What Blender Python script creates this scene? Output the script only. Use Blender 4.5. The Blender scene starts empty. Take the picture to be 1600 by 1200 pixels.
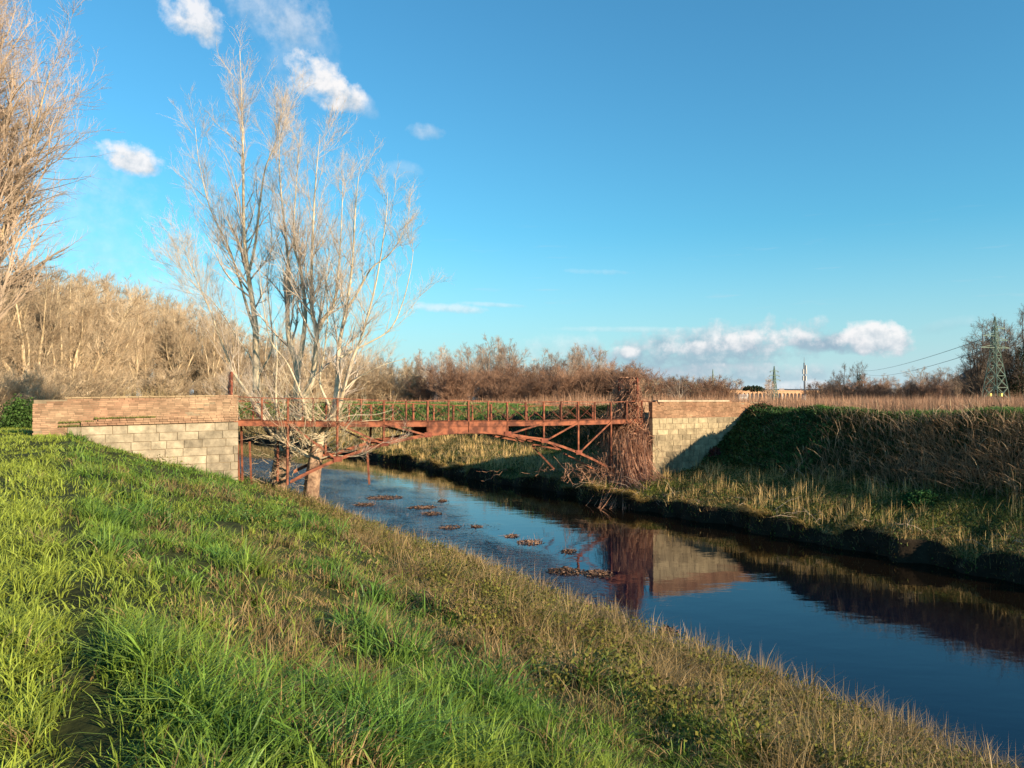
import bpy, math, random
import numpy as np
from mathutils import Vector

# ------------------------------------------------------------------ camera, sky, sun
S = bpy.context.scene
COL = S.collection
EYE = 5.78
PITCH = math.atan(24 / 1200)
cam_d = bpy.data.cameras.new('camera')
cam = bpy.data.objects.new('camera', cam_d)
COL.objects.link(cam)
cam_d.sensor_width = 36
cam_d.lens = 27
cam_d.clip_start = 0.1
cam_d.clip_end = 8000
cam.location = (0, 0, EYE)
cam.rotation_euler = (math.pi / 2 + PITCH, 0, 0)
S.camera = cam

SUN_EL = math.radians(17)
sdx, sdy = 0.785, -0.62                      # horizontal direction towards the sun (right, behind the camera)
SUN_AZ = math.atan2(sdx, sdy)               # from +Y towards +X
sun_d = bpy.data.lights.new('sun', 'SUN')
sun_d.energy = 5.0
sun_d.angle = math.radians(0.5)
sun_d.color = (1.0, 0.80, 0.56)
sun = bpy.data.objects.new('sun', sun_d)
COL.objects.link(sun)
dvec = Vector((sdx * math.cos(SUN_EL), sdy * math.cos(SUN_EL), math.sin(SUN_EL)))
sun.rotation_euler = dvec.to_track_quat('Z', 'Y').to_euler()
sun.location = dvec * 100

S.view_settings.view_transform = 'Standard'
S.view_settings.look = 'None'
S.view_settings.exposure = 0.95
S.view_settings.gamma = 1
S.cycles.max_bounces = 6
S.cycles.transparent_max_bounces = 8
S.cycles.caustics_reflective = False
S.cycles.caustics_refractive = False

world = bpy.data.worlds.new('World')
S.world = world
world.use_nodes = True
NT = world.node_tree
NT.nodes.clear()


def nd(nt, typ, **kw):
    n = nt.nodes.new(typ)
    for k, v in kw.items():
        if k.startswith('in_'):
            key = k[3:]
            n.inputs[int(key) if key.isdigit() else key].default_value = v
        else:
            setattr(n, k, v)
    return n


def mth(nt, op, a, b=None, c=None, clamp=False):
    n = nt.nodes.new('ShaderNodeMath')
    n.operation = op
    n.use_clamp = clamp
    for i, v in enumerate((a, b, c)):
        if v is None:
            continue
        if isinstance(v, (int, float)):
            n.inputs[i].default_value = v
        else:
            nt.links.new(v, n.inputs[i])
    return n.outputs[0]


def mixc(nt, f, a, b, mode='MIX'):
    n = nt.nodes.new('ShaderNodeMix')
    n.data_type = 'RGBA'
    n.blend_type = mode
    for s, v in ((n.inputs[0], f), (n.inputs[6], a), (n.inputs[7], b)):
        if hasattr(v, 'node'):
            nt.links.new(v, s)
        else:
            s.default_value = v if isinstance(v, (int, float)) else (tuple(v) + (1,))[:4]
    return n.outputs[2]


def build_world():
    nt = NT
    L = nt.links.new
    sky = nd(nt, 'ShaderNodeTexSky', sky_type='NISHITA', sun_disc=False, sun_elevation=SUN_EL, sun_rotation=SUN_AZ,
             altitude=50, air_density=1.25, dust_density=0.35, ozone_density=2.2)
    tc = nd(nt, 'ShaderNodeTexCoord')
    sep = nd(nt, 'ShaderNodeSeparateXYZ')
    L(tc.outputs['Generated'], sep.inputs[0])
    X, Y, Z = sep.outputs
    az = mth(nt, 'ARCTAN2', X, Y)
    el = mth(nt, 'ARCSINE', Z)
    tint = mixc(nt, 1.0, sky.outputs[0], (0.335, 0.81, 0.99), 'MULTIPLY')
    base = mixc(nt, 1.0, tint, (0.105, 0.105, 0.105), 'MULTIPLY')
    # noise over directions, warped
    cmb = nd(nt, 'ShaderNodeCombineXYZ')
    L(az, cmb.inputs[0])
    L(el, cmb.inputs[1])
    nz = nd(nt, 'ShaderNodeTexNoise', in_Scale=22.0, in_Detail=7.0, in_Roughness=0.62)
    L(cmb.outputs[0], nz.inputs['Vector'])
    nz2 = nd(nt, 'ShaderNodeTexNoise', in_Scale=55.0, in_Detail=6.0, in_Roughness=0.6)
    L(cmb.outputs[0], nz2.inputs['Vector'])
    n1 = mth(nt, 'SUBTRACT', nz.outputs[0], 0.5)
    n2 = mth(nt, 'SUBTRACT', nz2.outputs[0], 0.5)
    st = nd(nt, 'ShaderNodeMapping', in_Scale=(9, 110, 1))
    L(cmb.outputs[0], st.inputs[0])
    nz3 = nd(nt, 'ShaderNodeTexNoise', in_Scale=1.0, in_Detail=5.0, in_Roughness=0.55)
    L(st.outputs[0], nz3.inputs['Vector'])
    # (x, y, half width, half height, tilt, opacity, softness, greyness) in direction measured on the photograph
    clouds = [
        (302, 27, 50, 32, 0.25, 0.92, 0.8, 0.0), (432, 22, 75, 42, 0.1, 0.42, 1.5, 0.1),
        (500, 128, 48, 30, 0.45, 1.0, 0.5, 0.0), (530, 145, 36, 20, 0.4, 0.95, 0.7, 0.0), (560, 160, 40, 14, 0.5, 0.3, 1.3, 0.05),
        (206, 247, 46, 22, 0.25, 0.98, 0.5, 0.0), (668, 206, 24, 11, 0.1, 0.35, 1.3, 0.1),
        (630, 266, 24, 13, 0.1, 0.2, 1.6, 0.1), (694, 481, 50, 6, 0.05, 0.5, 1.2, 0.0), (770, 476, 40, 3, 0.05, 0.3, 1.2, 0.0),
        (1090, 550, 170, 32, -0.1, 0.75, 0.8, 0.75), (1180, 534, 66, 15, -0.05, 0.85, 0.7, 0.2), (1080, 545, 40, 10, 0.0, 0.7, 0.8, 0.2),
        (970, 550, 24, 8, 0, 0.8, 0.8, 0.15), (1150, 585, 150, 14, 0, 0.55, 1.0, 0.65),
        (1262, 538, 32, 10, 0.1, 0.7, 0.9, 0.9), (1320, 538, 34, 12, 0.2, 0.75, 0.8, 0.85), (1368, 528, 42, 24, 0.2, 0.95, 0.5, 0.1),
        (1255, 608, 60, 12, 0.0, 0.6, 1.0, 0.15), (1480, 508, 40, 10, -0.2, 0.12, 1.2, 0.5), (500, 560, 60, 14, 0, 0.55, 1.0, 0.1),
        (880, 545, 60, 18, 0, 0.3, 1.2, 0.3), (470, 95, 60, 60, 0.9, 0.16, 1.8, 0.1), (320, 465, 110, 26, 0.1, 0.3, 1.5, 0.1),
        (60, 330, 170, 130, 0.1, 0.25, 1.6, 0.2), (935, 425, 40, 4, 0.05, 0.2, 1.4, 0.0), (1000, 515, 110, 4, 0.02, 0.25, 1.4, 0.0),
    ]
    cp, sp = math.cos(PITCH), math.sin(PITCH)
    cur = base
    # low whitish band near the horizon
    hz = mth(nt, 'SUBTRACT', 1.0, mth(nt, 'DIVIDE', mth(nt, 'ABSOLUTE', el), 0.22), clamp=True)
    hz = mth(nt, 'MULTIPLY', mth(nt, 'POWER', hz, 1.6), 0.88)
    cur = mixc(nt, hz, cur, (0.31, 0.37, 0.46))
    # thin streaks
    band = mth(nt, 'MULTIPLY', mth(nt, 'SUBTRACT', nz3.outputs[0], 0.62, clamp=True), 2.2)
    lim = mth(nt, 'SUBTRACT', 1.0, mth(nt, 'DIVIDE', mth(nt, 'ABSOLUTE', mth(nt, 'SUBTRACT', el, 0.13)), 0.12), clamp=True)
    cur = mixc(nt, mth(nt, 'MULTIPLY', band, lim, clamp=True), cur, (0.32, 0.38, 0.42))
    for (px, py, hw, hh, tl, op, soft, grey) in clouds:
        dx, dy = (px - 800) / 1200, -(py - 600) / 1200
        d = Vector((dx, cp - dy * sp, sp + dy * cp)).normalized()
        a0, e0 = math.atan2(d.x, d.y), math.asin(d.z)
        k = (d.y ** 2) / 1200
        sa, se = hw * k * 1.4, hh * k * 1.4
        da = mth(nt, 'SUBTRACT', az, a0)
        de = mth(nt, 'SUBTRACT', el, e0)
        ct, sn = math.cos(tl), math.sin(tl)
        p = mth(nt, 'SUBTRACT', mth(nt, 'MULTIPLY', da, ct), mth(nt, 'MULTIPLY', de, sn))
        q = mth(nt, 'ADD', mth(nt, 'MULTIPLY', da, sn), mth(nt, 'MULTIPLY', de, ct))
        r2 = mth(nt, 'ADD', mth(nt, 'POWER', mth(nt, 'ABSOLUTE', mth(nt, 'DIVIDE', p, sa)), 2.0),
                 mth(nt, 'POWER', mth(nt, 'ABSOLUTE', mth(nt, 'DIVIDE', q, se)), 2.0))
        m = mth(nt, 'SUBTRACT', 1.0, r2)
        m = mth(nt, 'ADD', m, mth(nt, 'MULTIPLY', n1, 2.6))
        m = mth(nt, 'ADD', m, mth(nt, 'MULTIPLY', n2, 1.5))
        m = mth(nt, 'DIVIDE', m, 0.55 + soft * 0.4, clamp=True)
        m = mth(nt, 'SMOOTH_MIN', m, 1.0, 0.2)
        m = mth(nt, 'MULTIPLY', m, op, clamp=True)
        # brighter towards the top and in the billows, greyer beneath
        sh = mth(nt, 'ADD', mth(nt, 'DIVIDE', de, se * 2.2), mth(nt, 'MULTIPLY', n2, 2.0))
        sh = mth(nt, 'ADD', sh, 0.85 - grey, clamp=True)
        cc = mixc(nt, sh, (0.17, 0.235, 0.295), (0.51, 0.50, 0.50))
        cur = mixc(nt, m, cur, cc)
    bg = nd(nt, 'ShaderNodeBackground')
    L(cur, bg.inputs[0])
    bg.inputs[1].default_value = 1.0
    out = nd(nt, 'ShaderNodeOutputWorld')
    L(bg.outputs[0], out.inputs[0])


build_world()

# ------------------------------------------------------------------ coordinates
CU = np.array([0.8612, 0.5083])
CV = np.array([-0.5083, 0.8612])


def W(u, v, z):
    """river frame (u across the river, v along it, away from the camera) to world"""
    u, v, z = np.broadcast_arrays(np.asarray(u, float), np.asarray(v, float), np.asarray(z, float))
    return np.stack([CU[0] * u + CV[0] * v, CU[1] * u + CV[1] * v, z], -1)


def at(x, y, Y):
    """world point seen at photo pixel (x, y) at depth Y"""
    dx, dy = (x - 800) / 1200, -(y - 600) / 1200
    c, s = math.cos(PITCH), math.sin(PITCH)
    d = np.array([dx, c - dy * s, s + dy * c])
    return np.array([0, 0, EYE]) + d * (Y / d[1])


rng = np.random.default_rng(7)


def hsh(ix, iy, seed):
    h = (ix.astype(np.int64) * 374761393 + iy.astype(np.int64) * 668265263 + seed * 974711) & 0xffffffff
    h = ((h ^ (h >> 13)) * 1274126177) & 0xffffffff
    h = (h ^ (h >> 16)) & 0xffff
    return h / 65535.0


def vn(x, y, seed=0):
    x, y = np.broadcast_arrays(np.asarray(x, float), np.asarray(y, float))
    ix, iy = np.floor(x), np.floor(y)
    fx, fy = x - ix, y - iy
    fx, fy = fx * fx * (3 - 2 * fx), fy * fy * (3 - 2 * fy)
    a, b = hsh(ix, iy, seed), hsh(ix + 1, iy, seed)
    c, d = hsh(ix, iy + 1, seed), hsh(ix + 1, iy + 1, seed)
    return (a * (1 - fx) + b * fx) * (1 - fy) + (c * (1 - fx) + d * fx) * fy


def fbm(x, y, seed=0, o=4):
    r, a, t = 0, 1, 0
    for i in range(o):
        r = r + a * vn(np.asarray(x) * 2 ** i, np.asarray(y) * 2 ** i, seed + i * 17)
        t += a
        a *= 0.5
    return r / t


def sst(x, a, b):
    t = np.clip((np.asarray(x, float) - a) / (b - a), 0, 1)
    return t * t * (3 - 2 * t)


# ------------------------------------------------------------------ materials
def mat_new(name):
    m = bpy.data.materials.new(name)
    m.use_nodes = True
    nt = m.node_tree
    b = nt.nodes['Principled BSDF']
    b.inputs['Specular IOR Level'].default_value = 0.25
    return m, nt, b


def noise_mat(name, c1, c2, scale=5.0, rough=0.85, bump=0.3, detail=6.0, bscale=None, dist=0.02, lo=0.35, hi=0.65, rnd=0.0, spec=0.25, coord='Object', bmp_only=None):
    m, nt, b = mat_new(name)
    L = nt.links.new
    tc = nd(nt, 'ShaderNodeTexCoord')
    n = nd(nt, 'ShaderNodeTexNoise', in_Scale=scale, in_Detail=detail, in_Roughness=0.6)
    L(tc.outputs[coord], n.inputs['Vector'])
    mr = nd(nt, 'ShaderNodeMapRange')
    L(n.outputs[0], mr.inputs[0])
    mr.inputs[1].default_value = lo
    mr.inputs[2].default_value = hi
    c = mixc(nt, mr.outputs[0], c1, c2)
    if rnd:
        oi = nd(nt, 'ShaderNodeObjectInfo')
        f = mth(nt, 'ADD', mth(nt, 'MULTIPLY', oi.outputs['Random'], rnd), 1 - rnd / 2)
        cb = nd(nt, 'ShaderNodeCombineColor')
        for i in range(3):
            L(f, cb.inputs[i])
        c = mixc(nt, 1.0, c, cb.outputs[0], 'MULTIPLY')
    L(c, b.inputs['Base Color'])
    b.inputs['Roughness'].default_value = rough
    b.inputs['Specular IOR Level'].default_value = spec
    if bump:
        n2 = nd(nt, 'ShaderNodeTexNoise', in_Scale=bscale or scale * 4, in_Detail=5.0)
        L(tc.outputs[coord], n2.inputs['Vector'])
        bp = nd(nt, 'ShaderNodeBump', in_Strength=bump, in_Distance=dist)
        L(n2.outputs[0], bp.inputs['Height'])
        L(bp.outputs[0], b.inputs['Normal'])
    return m


def attr_mat(name, rough=0.7, trans=0.3, spec=0.2, noise=0.0, nscale=8.0, bump=0.0, dist=0.02, tint=None, lo=0.6):
    """colour from the mesh's own colour attribute; optional mottling and translucency (leaves, blades)"""
    m, nt, b = mat_new(name)
    L = nt.links.new
    a = nd(nt, 'ShaderNodeVertexColor', layer_name='col')
    c = a.outputs[0]
    tc = nd(nt, 'ShaderNodeTexCoord')
    if noise:
        n = nd(nt, 'ShaderNodeTexNoise', in_Scale=nscale, in_Detail=7.0, in_Roughness=0.65)
        L(tc.outputs['Object'], n.inputs['Vector'])
        mr = nd(nt, 'ShaderNodeMapRange')
        L(n.outputs[0], mr.inputs[0])
        mr.inputs[1].default_value = 0.3
        mr.inputs[2].default_value = 0.7
        mr.inputs[3].default_value = lo
        mr.inputs[4].default_value = 1.0 + (1 - lo) * 0.5
        cb = nd(nt, 'ShaderNodeCombineColor')
        for i in range(3):
            L(mr.outputs[0], cb.inputs[i])
        c = mixc(nt, noise, c, mixc(nt, 1.0, c, cb.outputs[0], 'MULTIPLY'))
    L(c, b.inputs['Base Color'])
    b.inputs['Roughness'].default_value = rough
    b.inputs['Specular IOR Level'].default_value = spec
    if bump:
        n2 = nd(nt, 'ShaderNodeTexNoise', in_Scale=nscale * 3, in_Detail=6.0)
        L(tc.outputs['Object'], n2.inputs['Vector'])
        bp = nd(nt, 'ShaderNodeBump', in_Strength=bump, in_Distance=dist)
        L(n2.outputs[0], bp.inputs['Height'])
        L(bp.outputs[0], b.inputs['Normal'])
    if trans:
        t = nd(nt, 'ShaderNodeBsdfTranslucent')
        L(c, t.inputs[0])
        mx = nd(nt, 'ShaderNodeMixShader', in_0=trans)
        L(b.outputs[0], mx.inputs[1])
        L(t.outputs[0], mx.inputs[2])
        L(mx.outputs[0], nt.nodes['Material Output'].inputs[0])
    return m


M_GRASS = attr_mat('grass_blades', rough=0.55, trans=0.16, spec=0.3)
M_GROUND = attr_mat('soil', rough=0.95, trans=0, spec=0.1, noise=1.0, nscale=1.4, bump=0.8, dist=0.08, lo=0.35)
M_STONE = attr_mat('weathered_stone', rough=0.9, trans=0, spec=0.15, noise=0.9, nscale=2.2, bump=0.7, dist=0.02, lo=0.38)
M_BRICK = attr_mat('old_brick', rough=0.92, trans=0, spec=0.1, noise=0.9, nscale=1.3, bump=0.6, dist=0.012, lo=0.5)
M_MORTAR = noise_mat('lime_mortar', (0.16, 0.125, 0.08), (0.30, 0.23, 0.15), 3, 0.95, 0.4)
M_RUST = noise_mat('rusty_iron', (0.10, 0.036, 0.022), (0.29, 0.10, 0.052), 2.6, 0.85, 0.4, bscale=30, dist=0.004, lo=0.4, hi=0.6)
M_RUST2 = noise_mat('dark_rusty_iron', (0.13, 0.04, 0.025), (0.25, 0.075, 0.045), 5, 0.9, 0.4, bscale=30, dist=0.004)
M_BARK = noise_mat('pale_bark', (0.40, 0.31, 0.19), (0.66, 0.56, 0.39), 2.2, 0.85, 0.5, bscale=9, dist=0.03)
M_BARKD = noise_mat('furrowed_bark', (0.11, 0.06, 0.04), (0.46, 0.30, 0.19), 2.5, 0.92, 0.9, bscale=9, dist=0.06)
M_TWIG = noise_mat('pale_twigs', (0.40, 0.32, 0.25), (0.56, 0.47, 0.37), 3, 0.8, 0)
M_BTWIG = noise_mat('tall_twigs', (0.32, 0.24, 0.17), (0.46, 0.35, 0.26), 0.6, 0.9, 0)
M_WBARK = noise_mat('wood_bark', (0.34, 0.25, 0.14), (0.66, 0.52, 0.33), 1.5, 0.9, 0.4, bscale=6, rnd=0.5)
M_WTWIG = noise_mat('wood_twigs', (0.31, 0.22, 0.135), (0.50, 0.39, 0.26), 0.5, 0.9, 0, rnd=0.5)
M_FBARK = noise_mat('far_bark', (0.26, 0.19, 0.13), (0.46, 0.37, 0.28), 1.2, 0.9, 0, rnd=0.5)
M_FTWIG = noise_mat('far_twigs', (0.29, 0.205, 0.15), (0.44, 0.34, 0.26), 0.4, 0.9, 0, rnd=0.6)
M_SHRUB = noise_mat('shrub_twigs', (0.20, 0.11, 0.07), (0.33, 0.20, 0.13), 0.4, 0.9, 0, rnd=0.6)
M_DBARK = noise_mat('dark_bark', (0.06, 0.045, 0.035), (0.13, 0.10, 0.08), 1.2, 0.9, 0, rnd=0.3)
M_DTWIG = noise_mat('dark_twigs', (0.13, 0.095, 0.07), (0.2, 0.15, 0.11), 0.5, 0.9, 0, rnd=0.4)
M_LEAF = attr_mat('leaves', rough=0.75, trans=0.25, spec=0.12)
M_STEEL = noise_mat('galvanised_steel', (0.10, 0.16, 0.12), (0.17, 0.23, 0.18), 1, 0.6, 0)
M_MAST = noise_mat('grey_mast', (0.12, 0.13, 0.15), (0.2, 0.2, 0.22), 1, 0.6, 0)
M_WHITE = noise_mat('white_paint', (0.5, 0.48, 0.44), (0.6, 0.58, 0.54), 1, 0.7, 0)
M_ROOF = noise_mat('grey_roof', (0.25, 0.22, 0.2), (0.4, 0.3, 0.25), 1, 0.8, 0)
M_YELLOW = noise_mat('yellow_paint', (0.75, 0.6, 0.15), (0.8, 0.65, 0.2), 1, 0.6, 0)
M_AQ = noise_mat('aqueduct_brick', (0.42, 0.24, 0.13), (0.52, 0.32, 0.19), 0.05, 0.9, 0)
M_HILL = noise_mat('hill_woods', (0.05, 0.06, 0.06), (0.13, 0.13, 0.12), 0.05, 0.95, 0)
M_VINE = noise_mat('dead_vines', (0.16, 0.07, 0.045), (0.56, 0.31, 0.19), 2.5, 0.85, 0)
M_CABLE = noise_mat('cable', (0.05, 0.05, 0.05), (0.07, 0.07, 0.07), 1, 0.6, 0)


def water_mat():
    m, nt, b = mat_new('river_water')
    L = nt.links.new
    tc = nd(nt, 'ShaderNodeTexCoord')
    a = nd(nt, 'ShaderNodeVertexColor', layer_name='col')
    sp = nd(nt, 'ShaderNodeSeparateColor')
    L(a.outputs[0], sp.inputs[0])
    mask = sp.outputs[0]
    mp = nd(nt, 'ShaderNodeMapping', in_Rotation=(0, 0, -0.53), in_Scale=(1.0, 2.1, 1))
    L(tc.outputs['Object'], mp.inputs[0])
    fine = nd(nt, 'ShaderNodeTexNoise', in_Scale=3.2, in_Detail=3.0, in_Roughness=0.55)
    L(mp.outputs[0], fine.inputs['Vector'])
    big = nd(nt, 'ShaderNodeTexNoise', in_Scale=0.5, in_Detail=2.0)
    L(mp.outputs[0], big.inputs['Vector'])
    rip = nd(nt, 'ShaderNodeTexNoise', in_Scale=4.2, in_Detail=3.0, in_Roughness=0.6, in_Distortion=0.6)
    L(mp.outputs[0], rip.inputs['Vector'])
    h = mth(nt, 'ADD', mth(nt, 'MULTIPLY', fine.outputs[0], 0.0011), mth(nt, 'MULTIPLY', big.outputs[0], 0.006))
    h = mth(nt, 'ADD', h, mth(nt, 'MULTIPLY', mth(nt, 'MULTIPLY', rip.outputs[0], mask), 0.028))
    rip2 = nd(nt, 'ShaderNodeTexNoise', in_Scale=1.5, in_Detail=2.0, in_Roughness=0.5, in_Distortion=1.2)
    L(mp.outputs[0], rip2.inputs['Vector'])
    h = mth(nt, 'ADD', h, mth(nt, 'MULTIPLY', mth(nt, 'MULTIPLY', rip2.outputs[0], mask), 0.055))
    bp = nd(nt, 'ShaderNodeBump', in_Strength=1.0, in_Distance=1.0)
    L(h, bp.inputs['Height'])
    L(bp.outputs[0], b.inputs['Normal'])
    # weedy mats just under the surface of the shallow side
    wd = nd(nt, 'ShaderNodeTexNoise', in_Scale=1.1, in_Detail=5.0, in_Roughness=0.7)
    L(mp.outputs[0], wd.inputs['Vector'])
    w = mth(nt, 'MULTIPLY', mth(nt, 'SUBTRACT', wd.outputs[0], 0.56, clamp=True), 10.0, clamp=True)
    w = mth(nt, 'MULTIPLY', w, mask)
    deep = mixc(nt, sp.outputs[1], (0.0002, 0.0025, 0.014), (0.007, 0.0045, 0.0025))  # brown of the far bank's reflection put into the base colour
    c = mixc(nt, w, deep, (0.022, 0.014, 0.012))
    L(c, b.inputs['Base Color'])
    L(mth(nt, 'ADD', mth(nt, 'MULTIPLY', w, 0.05), 0.015), b.inputs['Roughness'])
    b.inputs['Specular Tint'].default_value = (0.80, 0.94, 1.0, 1)
    b.inputs['IOR'].default_value = 1.333
    b.inputs['Specular IOR Level'].default_value = 0.42
    return m


M_WATER = water_mat()


# ------------------------------------------------------------------ objects
def thing(name, label, cat, loc, group=None, kind=None):
    o = bpy.data.objects.new(name, None)
    o.empty_display_size = 0.3
    COL.objects.link(o)
    o.location = [float(c) for c in loc]
    o['label'] = label
    o['category'] = cat
    if group:
        o['group'] = group
    if kind:
        o['kind'] = kind
    return o


def mesh_data(name, V, faces, mat, col=None, smooth=False):
    """faces: list of (n,k) index arrays"""
    V = np.ascontiguousarray(np.asarray(V, np.float32).reshape(-1, 3))
    me = bpy.data.meshes.new(name)
    me.vertices.add(len(V))
    me.vertices.foreach_set('co', V.ravel())
    faces = [np.asarray(f, np.int32) for f in faces if len(f)]
    idx = np.concatenate([f.ravel() for f in faces])
    tot = np.concatenate([np.full(len(f), f.shape[1], np.int32) for f in faces])
    st = np.concatenate([[0], np.cumsum(tot)[:-1]]).astype(np.int32)
    me.loops.add(len(idx))
    me.loops.foreach_set('vertex_index', idx)
    me.polygons.add(len(tot))
    me.polygons.foreach_set('loop_start', st)
    me.polygons.foreach_set('use_smooth', np.full(len(tot), bool(smooth)))
    me.update(calc_edges=True)
    if col is not None:
        col = np.asarray(col, np.float32).reshape(-1, 3)
        a = me.color_attributes.new('col', 'FLOAT_COLOR', 'POINT')
        c4 = np.ones((len(V), 4), np.float32)
        c4[:, :3] = col
        a.data.foreach_set('color', c4.ravel())
    me.materials.append(mat)
    return me


def obj(name, V, faces, mat, parent=None, col=None, smooth=False):
    V = np.asarray(V, float).reshape(-1, 3)
    if parent is not None:
        V = V - np.array(parent.location)
    o = bpy.data.objects.new(name, mesh_data(name, V, faces, mat, col, smooth))
    COL.objects.link(o)
    if parent is not None:
        o.parent = parent
    return o


def tag(o, label=None, cat=None, group=None, kind=None):
    for k, v in (('label', label), ('category', cat), ('group', group), ('kind', kind)):
        if v:
            o[k] = v
    return o


BOXF = np.array([[0, 3, 2, 1], [4, 5, 6, 7], [0, 1, 5, 4], [1, 2, 6, 5], [2, 3, 7, 6], [3, 0, 4, 7]])


def boxes_uvz(lo, hi, jit=0.0):
    """axis-aligned boxes in the river frame -> world verts, faces"""
    lo, hi = np.asarray(lo, float).reshape(-1, 3), np.asarray(hi, float).reshape(-1, 3)
    n = len(lo)
    sel = np.array([[0, 0, 0], [1, 0, 0], [1, 1, 0], [0, 1, 0], [0, 0, 1], [1, 0, 1], [1, 1, 1], [0, 1, 1]])
    P = lo[:, None] * (1 - sel) + hi[:, None] * sel
    if jit:
        P = P + rng.uniform(-jit, jit, P.shape)
    V = W(P[..., 0], P[..., 1], P[..., 2]).reshape(-1, 3)
    F = (BOXF[None] + np.arange(n)[:, None, None] * 8).reshape(-1, 4)
    return V, F


def join(parts):
    Vs, Fs, o = [], [], 0
    for V, F in parts:
        V = np.asarray(V).reshape(-1, 3)
        Vs.append(V)
        Fs.append(np.asarray(F) + o)
        o += len(V)
    return np.concatenate(Vs), np.concatenate(Fs)


def beam(p0, p1, w, h, up=(0, 0, 1)):
    p0, p1 = np.asarray(p0, float), np.asarray(p1, float)
    d = p1 - p0
    d /= np.linalg.norm(d)
    up = np.asarray(up, float)
    s = np.cross(d, up)
    if np.linalg.norm(s) < 1e-3:
        s = np.cross(d, np.array([0.8612, 0.5083, 0]))
    s /= np.linalg.norm(s)
    t = np.cross(s, d)
    V = []
    for p in (p0, p1):
        for a, b in ((-1, -1), (1, -1), (1, 1), (-1, 1)):
            V.append(p + s * a * w / 2 + t * b * h / 2)
    return np.array(V), BOXF.copy()


def sweep(pts, w, h):
    """continuous rectangular bar through points lying in the plane of a truss"""
    pts = np.asarray(pts, float)
    n = np.array([CV[0], CV[1], 0])
    V = np.stack([pts - n * w / 2 - [0, 0, h / 2], pts + n * w / 2 - [0, 0, h / 2], pts + n * w / 2 + [0, 0, h / 2], pts - n * w / 2 + [0, 0, h / 2]], 1)
    K = len(pts)
    k, s = np.meshgrid(np.arange(K - 1), np.arange(4), indexing='ij')
    a, b = k * 4 + s, k * 4 + (s + 1) % 4
    F = np.stack([a, b, b + 4, a + 4], -1).reshape(-1, 4)
    F = np.concatenate([F, [[3, 2, 1, 0], [4 * K - 4, 4 * K - 3, 4 * K - 2, 4 * K - 1]]])
    return V.reshape(-1, 3), F


def angle_bar(p0, p1, w, t=0.014):
    """L-section iron bar"""
    p0, p1 = np.asarray(p0, float), np.asarray(p1, float)
    d = (p1 - p0) / np.linalg.norm(p1 - p0)
    v = np.array([CV[0], CV[1], 0])
    s = np.cross(d, v)
    s /= np.linalg.norm(s)
    a = beam(p0, p1, t, w, up=s)
    b = beam(p0 + s * (w / 2) + v * w / 2, p1 + s * (w / 2) + v * w / 2, w, t, up=s)
    return join([a, b])


def tubes(P, R, S=3):
    """P (N,K,3), R (N,K) -> verts, quads"""
    P = np.asarray(P, float)
    R = np.asarray(R, float)
    N, K = R.shape
    T = np.empty_like(P)
    T[:, 1:-1] = P[:, 2:] - P[:, :-2]
    T[:, 0] = P[:, 1] - P[:, 0]
    T[:, -1] = P[:, -1] - P[:, -2]
    T /= np.linalg.norm(T, axis=2, keepdims=True) + 1e-9
    mean = P[:, -1] - P[:, 0]
    ref = np.where(np.abs(mean[:, 2:3]) > 0.8 * np.linalg.norm(mean, axis=1, keepdims=True), np.array([[1.0, 0.1, 0]]), np.array([[0, 0, 1.0]]))
    A = np.cross(T, ref[:, None])
    A /= np.linalg.norm(A, axis=2, keepdims=True) + 1e-9
    B = np.cross(T, A)
    an = np.arange(S) * 2 * math.pi / S
    ring = A[:, :, None] * np.cos(an)[None, None, :, None] + B[:, :, None] * np.sin(an)[None, None, :, None]
    V = P[:, :, None] + ring * R[:, :, None, None]
    k, s = np.meshgrid(np.arange(K - 1), np.arange(S), indexing='ij')
    a = k * S + s
    b = k * S + (s + 1) % S
    F = np.stack([a, b, b + S, a + S], -1).reshape(-1, 4)
    F = (F[None] + (np.arange(N) * K * S)[:, None, None]).reshape(-1, 4)
    return V.reshape(-1, 3), F


def resample(pts, n):
    pts = np.asarray(pts, float)
    # Catmull-Rom through the points
    p = np.vstack([2 * pts[0] - pts[1], pts, 2 * pts[-1] - pts[-2]])
    t = np.linspace(0, len(pts) - 1 - 1e-6, n)
    i = np.floor(t).astype(int)
    f = (t - i)[:, None]
    p0, p1, p2, p3 = p[i], p[i + 1], p[i + 2], p[i + 3]
    return 0.5 * ((2 * p1) + (-p0 + p2) * f + (2 * p0 - 5 * p1 + 4 * p2 - p3) * f ** 2 + (-p0 + 3 * p1 - 3 * p2 + p3) * f ** 3)


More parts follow.
